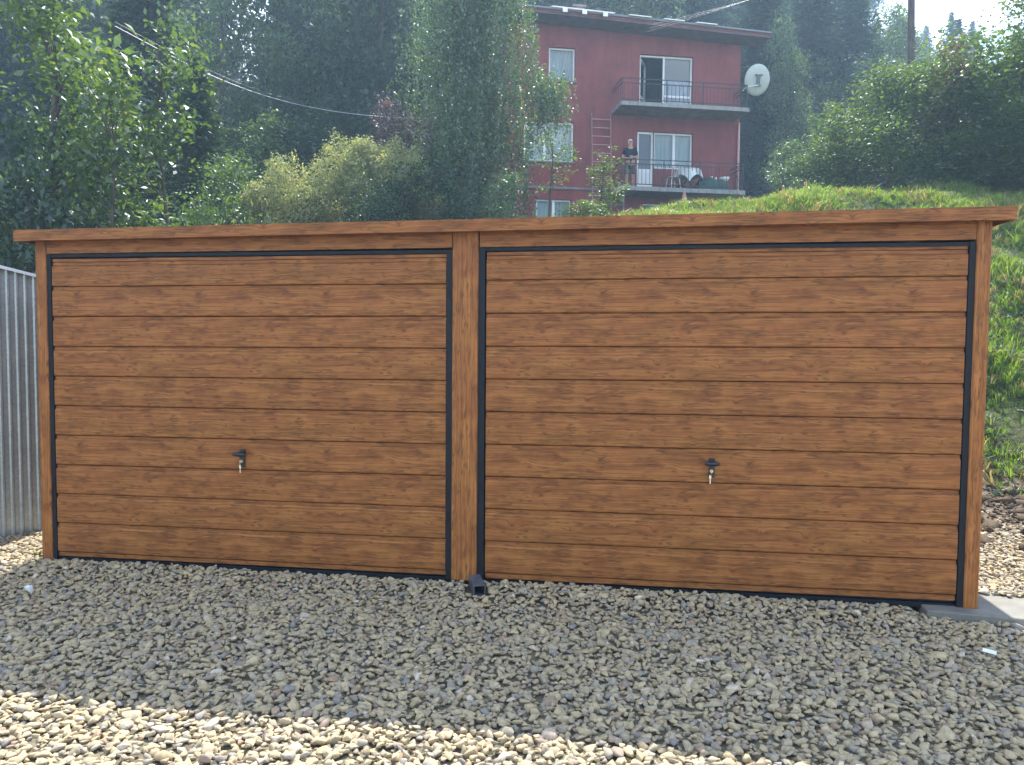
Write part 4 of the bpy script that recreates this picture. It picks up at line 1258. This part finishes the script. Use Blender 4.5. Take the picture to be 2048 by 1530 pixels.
LB = make_tree(9, 2.3, 14, 430, 24, .13, 'leaf_green', 63, .12, z0=.10, spread=.24)
LL = make_tree(7, 2.2, 12, 360, 24, .12, 'leaf_light', 64, .10, z0=.10, spread=.22)
plant('broadleaf_tree', LB, 455, 27, -60, 9, 1.0, 'mid-green leafy tree left of the sky gap')
plant('broadleaf_tree', LL, 540, 29, 92, 7, .75, 'light green leafy tree top just below the sky gap')
plant('broadleaf_tree', LB, 640, 30, -160, 9, 1.2, 'dark leafy tree right of the sky gap')
plant('broadleaf_tree', D[0], 760, 27, -200, 10.2, .9, 'dark tall tree directly left of the hanging birch')
plant('broadleaf_tree', LB, 540, 22, 245, 9, .7, 'low leafy tree under the middle of the cable', rz=2.2)
plant('broadleaf_tree', D[2], 660, 23, 215, 10.2, .75, 'low dark leafy tree behind the yellow bushes')
lowb = make_tree(3.2, 1.5, 12, 260, 22, .085, 'leaf_green', 65, .05, z0=.05, spread=.16, up=.5)
lowd = make_tree(3.2, 1.5, 12, 260, 22, .085, 'leaf_dark', 66, .05, z0=.05, spread=.16, up=.5)
plant('bush', lowd, 60, 11.5, 265, 3.2, .9, 'dark bush below the large left tree', 'bush')
plant('bush', lowd, 200, 13, 392, 3.2, .5, 'dark green bush at the roof edge between the left tree and the spruce', 'bush')
plant('bush', lowb, 400, 13.5, 396, 3.2, .42, 'small green bush just above the roof edge left of the yellow bushes', 'bush')
plant('bush', lowb, 480, 15.5, 318, 3.2, .85, 'mid-green bush left of the yellow bushes', 'bush')
# yellowish bushes
def ybush(seed, H, R): return make_tree(H, R, 15, 800, 20, .058, 'leaf_yellow', seed, .035, z0=.12, spread=.10, br=.42, up=.2, nl=40)
Y1 = ybush(70, 2.6, 1.0); Y2 = ybush(71, 3.0, 1.15)
for (M_, px_, d_, top_, ws_, l_) in (
    (Y1, 525, 15.0, 382, .62, 'low pale yellow-green bush, leftmost of the yellow bushes'),
    (Y2, 574, 15.2, 326, .62, 'pointed pale yellow-green bush, the second of the yellow bushes from the left'),
    (Y1, 628, 15.4, 372, .70, 'low yellow-green bush in the dip between the two groups of yellow bushes'),
    (Y2, 688, 15.8, 286, .66, 'tall yellow-green bush, the left one of the higher group of yellow bushes'),
    (Y1, 738, 16.0, 296, .80, 'broad yellow-green bush in the middle of the higher group of yellow bushes'),
    (Y2, 800, 16.3, 292, .66, 'yellow-green bush under the purple plum, right one of the higher group'),
    (Y1, 835, 16.5, 345, .60, 'small yellow-green bush, rightmost of the yellow bushes, beside the birch')):
    plant('yellow_bush', M_, px_, d_, top_, 2.6 if M_ is Y1 else 3.0, ws_, l_, 'bush')
plant('bush', lowd, 765, 14.6, 372, 3.2, .55, 'dark green bush in front of the yellow bushes', 'bush')
plant('bush', lowd, 860, 15.5, 330, 3.2, .75, 'dark shaded bush at the foot of the birch', 'bush')
plum = make_tree(3.6, 1.05, 11, 300, 16, .06, 'leaf_red', 73, .05, z0=.35, spread=.13, br=.4, nl=40)
plant('plum_tree', plum, 795, 18.0, 218, 3.6, .95, 'purple-leaved plum tree above the yellow bushes')
# goldenrod stems
rg = np.random.default_rng(5)
def weeds(n, w, h, seed, mat):
    rg = np.random.default_rng(seed); b = MB(); P_ = []; A_ = []
    for i in range(n):
        x, y = rg.uniform(-w, w), rg.uniform(-.25, .25); hh = h * rg.uniform(.7, 1.1); lx, ly = rg.normal(0, .06, 2)
        b.tube([(x, y, -.1), (x + lx, y + ly, hh)], [.007, .003], 4)
        for k in range(34):
            t = rg.uniform(.25, 1)
            P_.append((x + lx * t + rg.normal(0, .035), y + ly * t + rg.normal(0, .035), hh * t)); a = rg.uniform(0, 6.28); A_.append((math.cos(a), math.sin(a), .7))
    return b.mesh('stem', M['bark']), leaf_mesh('leaf', np.array(P_), .075, M[mat], rg, aspect=.28, axis=np.array(A_))
W1 = weeds(34, .55, 1.0, 81, 'leaf_green')
plant('tall_weeds', W1, 480, 13.2, 405, 1.05, 1.0, 'clump of upright tall weeds just above the roof left of the yellow bush', 'weeds', rz=.15)

# weeping birch
def birch():
    rg = np.random.default_rng(90)
    H = 10.0
    P_, T_3 = [], []
    A_ = []
    br = MB()
    tops = []
    for i in range(330):
        t = rg.uniform(.30, 1.0); a = rg.uniform(0, 2 * PI)
        R = 2.05 * math.sin(PI * min(1, .22 + .72 * t)) ** .7 * rg.uniform(.15, 1.0)
        tops.append((R * math.cos(a), R * math.sin(a), H * t))
    for i in range(70):
        t = rg.uniform(.10, .34); a = rg.uniform(0, 2 * PI); R = rg.uniform(.3, 1.5)
        tops.append((R * math.cos(a), R * math.sin(a), H * t))
    for i in range(34):
        a = rg.uniform(0, 2 * PI); R = rg.uniform(.1, .65)
        tops.append((2.12 + R * math.cos(a), .2 + R * math.sin(a), rg.uniform(4.0, 4.9)))
    for x, y, z in tops:
        L = rg.uniform(.8, 2.8) if x < 1.6 or z > 5.2 else rg.uniform(.4, 1.3); tone = rg.uniform(0, 1)
        for s_ in range(int(rg.integers(5, 9))):
            ox, oy = rg.normal(0, .22, 2); ll = L * rg.uniform(.5, 1); n = int(ll * 24)
            tt = rg.uniform(0, 1, n)
            dr = rg.normal(0, .10, 2)
            px_ = x + ox + dr[0] * tt + rg.normal(0, .035, n); py_ = y + oy + dr[1] * tt + rg.normal(0, .035, n)
            pz_ = z + .25 * np.sqrt(1 - tt) - ll * tt
            P_.append(np.stack([px_, py_, pz_], -1)); T_3.append(np.full(n, tone))
    P_ = np.concatenate(P_); T_3 = np.concatenate(T_3)
    k = P_[:, 2] > .3
    P_, T_3 = P_[k], T_3[k]
    A_ = np.tile(np.array([[0, 0, -1.0]]), (len(P_), 1)) + rg.normal(0, .4, P_.shape)
    cm_ = leaf_mesh('crown', P_, .072, M['leaf_birch'], rg, aspect=.62, up=.0, tone=T_3, axis=A_, svar=.25)
    sel = [tops[i] for i in rg.choice(len(tops), 34, replace=False)]
    return trunk_mesh('trunk', H, .17, sel, M['bark_birch'], rg, ztop=.85), cm_
BI = birch()
plant('weeping_birch', BI, 945, 20.0, -150, 10, .92, 'weeping birch with long hanging twigs in front of the left end of the house', rz=0.0)
G1 = make_tree(2.4, .9, 10, 240, 18, .060, 'leaf_birch', 74, .03, z0=.1, spread=.10, br=.42, nl=30)
plant('bush', G1, 1000, 15.8, 352, 2.4, .72, 'grey-green bush in front of the left corner of the house', 'bush')
sap = make_tree(3.4, .50, 8, 55, 9, .075, 'leaf_light', 75, .040, z0=.45, spread=.09, br=.5, nl=22)
plant('apple_sapling', sap, 1106, 16.2, 268, 3.4, .9, 'thin sapling with sparse leaves in front of the lower left window', 'sapling')
sap2 = make_tree(3.0, .42, 12, 130, 12, .075, 'leaf_light', 76, .030, z0=.08, spread=.09, br=.6, nl=26)
plant('young_tree', sap2, 1212, 16.4, 306, 3.0, .95, 'narrow young tree with light leaves below the ladder')
plant('bush', lowb, 1175, 15.4, 405, 3.2, .45, 'low bush at the roof edge under the narrow young tree', 'bush')

# right-hand side
plant('spruce_tree', S[0], 1530, 33, -40, 12, .85, 'dark spruce directly behind the satellite dish')
plant('spruce_tree', S[2], 1610, 35, -120, 12, 1.0, 'tall dark spruce right of the satellite dish')
plant('spruce_tree', S[1], 1690, 37, -60, 12, 1.0, 'tall dark spruce left of the utility pole')
plant('broadleaf_tree', LL, 1552, 31, 50, 7, .55, 'light green leafy crown beside the roof corner above the dish')
plant('broadleaf_tree', LB, 1770, 38, 30, 9, .9, 'leafy tree directly left of the utility pole')
HZ_ = make_tree(5.4, 2.2, 20, 1100, 20, .10, 'leaf_green', 77, .08, z0=.04, spread=.20, br=.42, up=.4)
HZ2 = make_tree(4.6, 2.0, 18, 1000, 20, .095, 'leaf_green', 78, .07, z0=.03, spread=.19, br=.42, up=.4)
plant('hazel_bush', HZ_, 2035, 16.5, 15, 5.4, 1.0, 'tall bright leafy bush at the right edge of the photo', 'bush', rz=.5)
plant('hazel_bush', HZ2, 1895, 17.5, 135, 4.6, .95, 'large rounded green bush left of the tall one at the right edge', 'bush', rz=1.5)
HZ3 = make_tree(4.6, 2.0, 18, 1000, 20, .095, 'leaf_light', 84, .07, z0=.03, spread=.19, br=.42, up=.4)
plant('hazel_bush', HZ3, 1765, 18.5, 165, 4.6, .85, 'rounded green bush below the utility pole', 'bush', rz=4.0)
plant('hazel_bush', HZ2, 2050, 15.5, 215, 4.6, .75, 'shaded dark bush low at the right above the roof end', 'bush', rz=3.0)
plum2 = make_tree(3.6, .95, 10, 170, 14, .07, 'leaf_brown', 83, .05, z0=.45, spread=.13, br=.4, nl=40)
plant('plum_tree', plum2, 1885, 17.0, 92, 3.6, .85, 'reddish-brown leaved tree rising behind the round green bush at the right')
plant('bush', G1, 1560, 20.5, 288, 2.4, .75, 'small light bush right of the lower balcony', 'bush')
plant('bush', lowb, 1635, 19.5, 300, 3.2, .62, 'mid-green bush between the lower balcony and the large round bushes', 'bush')
col = make_tree(2.6, .30, 12, 90, 12, .06, 'leaf_light', 79, .02, z0=.1, spread=.07, br=.6)
plant('young_tree', col, 1662, 19.0, 222, 2.6, .9, 'narrow pale young tree, the left one of two thin tops')
col2 = make_tree(2.6, .28, 12, 90, 12, .06, 'leaf_yellow', 80, .02, z0=.1, spread=.07, br=.6)
plant('young_tree', col2, 1692, 19.2, 230, 2.6, .9, 'narrow yellowish young tree, the right one of two thin tops')

# ------------------------------------------------------------------ grass on the bank
def tuft(seed, nb, h, w, broad=False):
    rg = np.random.default_rng(seed); vs, fs, rn = [], [], []
    for i in range(nb):
        a = rg.uniform(0, 2 * PI); r = rg.uniform(0, w); l = h * rg.uniform(.5, 1.15); lean = rg.uniform(.15, .9) * l
        x, y = r * math.cos(a), r * math.sin(a); b = a + rg.normal(0, .6)
        wd = (.0036 if not broad else .016) * rg.uniform(.8, 1.3); sx, sy = -math.sin(b) * wd, math.cos(b) * wd
        dx_, dy_ = math.cos(b) * lean, math.sin(b) * lean
        k = len(vs)
        vs += [(x - sx, y - sy, -.01), (x + sx, y + sy, -.01), (x + dx_ * .4 + sx, y + dy_ * .4 + sy, l * .62), (x + dx_ * .4 - sx, y + dy_ * .4 - sy, l * .62), (x + dx_, y + dy_, l * (.8 if not broad else .6))]
        fs += [(k, k + 1, k + 2, k + 3), (k + 3, k + 2, k + 4)]; v_r = rg.random(); rn += [v_r, v_r]
    me = bpy.data.meshes.new('tuft'); me.from_pydata(vs, [], fs); a_ = me.attributes.new('rnd', 'FLOAT', 'FACE'); a_.data.foreach_set('value', rn)
    me.materials.append(M['grass'] if not broad else M['leaf_light']); return me
tufts = [tuft(200 + i, 22, .16, .05) for i in range(4)] + [tuft(210 + i, 16, .22, .05) for i in range(2)] + [tuft(220, 9, .10, .05, True)] + [tuft(230, 18, .20, .06)]
tufts[7].materials.clear(); tufts[7].materials.append(M['straw'])
gg = jitter_grid(2.2, 13.5, 3.9, 13.0, .050, rng)
gg2 = jitter_grid(-8, 22, 13.0, 24, .13, rng); gg3 = jitter_grid(-9, 2.2, 5.6, 13.0, .16, rng)
gg = np.concatenate([gg, gg2, gg3])
den = .5 + .5 * np.sin(gg[:, 0] * 3.1 + np.sin(gg[:, 1] * 2.3) * 2) * np.sin(gg[:, 1] * 3.7 + 1)
keep = rng.random(len(gg)) < np.clip(.55 + .7 * den, 0, 1) * np.clip((gg[:, 1] - 4.0 + .25 * np.sin(gg[:, 0] * 3)) / .7, .06, 1)
hx_ = (gg[:, 0] - HX) * math.cos(PHI) + (gg[:, 1] - HY) * math.sin(PHI); hy_ = -(gg[:, 0] - HX) * math.sin(PHI) + (gg[:, 1] - HY) * math.cos(PHI)
keep &= ~((hx_ > X0) & (hx_ < 0) & (hy_ > 0))
gg = gg[keep]; n = len(gg)
s_ = np.exp(rng.normal(0, .42, n)) * (.8 + .5 * np.sin(gg[:, 0] * 1.9 + 1) * np.sin(gg[:, 1] * 2.3 + gg[:, 0]))
s_ = np.clip(s_, .3, 2.0)
far = gg[:, 1] > 13
s_ = s_ * np.where(far, 1.0, 1)*.64
scatter('grass', np.column_stack([gg, hill(gg[:, 0], gg[:, 1])]), np.column_stack([rng.normal(0, .18, n), rng.normal(0, .18, n), rng.uniform(0, 6.3, n)]),
        np.column_stack([s_ * 1.25, s_ * 1.25, s_]), rng.random(n), np.where(rng.random(n) < .02, 7, np.where(rng.random(n) < .06, 6, rng.integers(0, 6, n))), tufts)
# a few weeds in the gravel at the far left
for k, (x, y, l) in enumerate(((-.52, -.05, 'tiny green weed in the sunlit gravel at the far left edge'), (-.16, .12, 'tiny green weed in the sunlit gravel next to the left post'))):
    w_ = mesh_obj('weed', tufts[6]); w_.location = (x, y, -.025); w_.scale = (.5, .5, .5); tag(w_, l, 'weed')

# ------------------------------------------------------------------ blue scattering volume added to imitate lens veil
if VEIL_HAZE > 0:
    hm = bpy.data.materials.new('veil_haze'); hm.use_nodes = True; t = hm.node_tree; t.nodes.clear()
    o_ = t.nodes.new('ShaderNodeOutputMaterial'); pv = t.nodes.new('ShaderNodeVolumePrincipled')
    pv.inputs['Color'].default_value = (.50, .74, 1.0, 1); pv.inputs['Density'].default_value = VEIL_HAZE; pv.inputs['Anisotropy'].default_value = 0.35
    t.links.new(pv.outputs[0], o_.inputs['Volume'])
    hz = MB().box(-165, 175, -62, 305, -2, 60).build('veil_haze', hm)
    tag(hz, kind='stuff')
print('forest trees', forest, 'objects', len(bpy.data.objects))
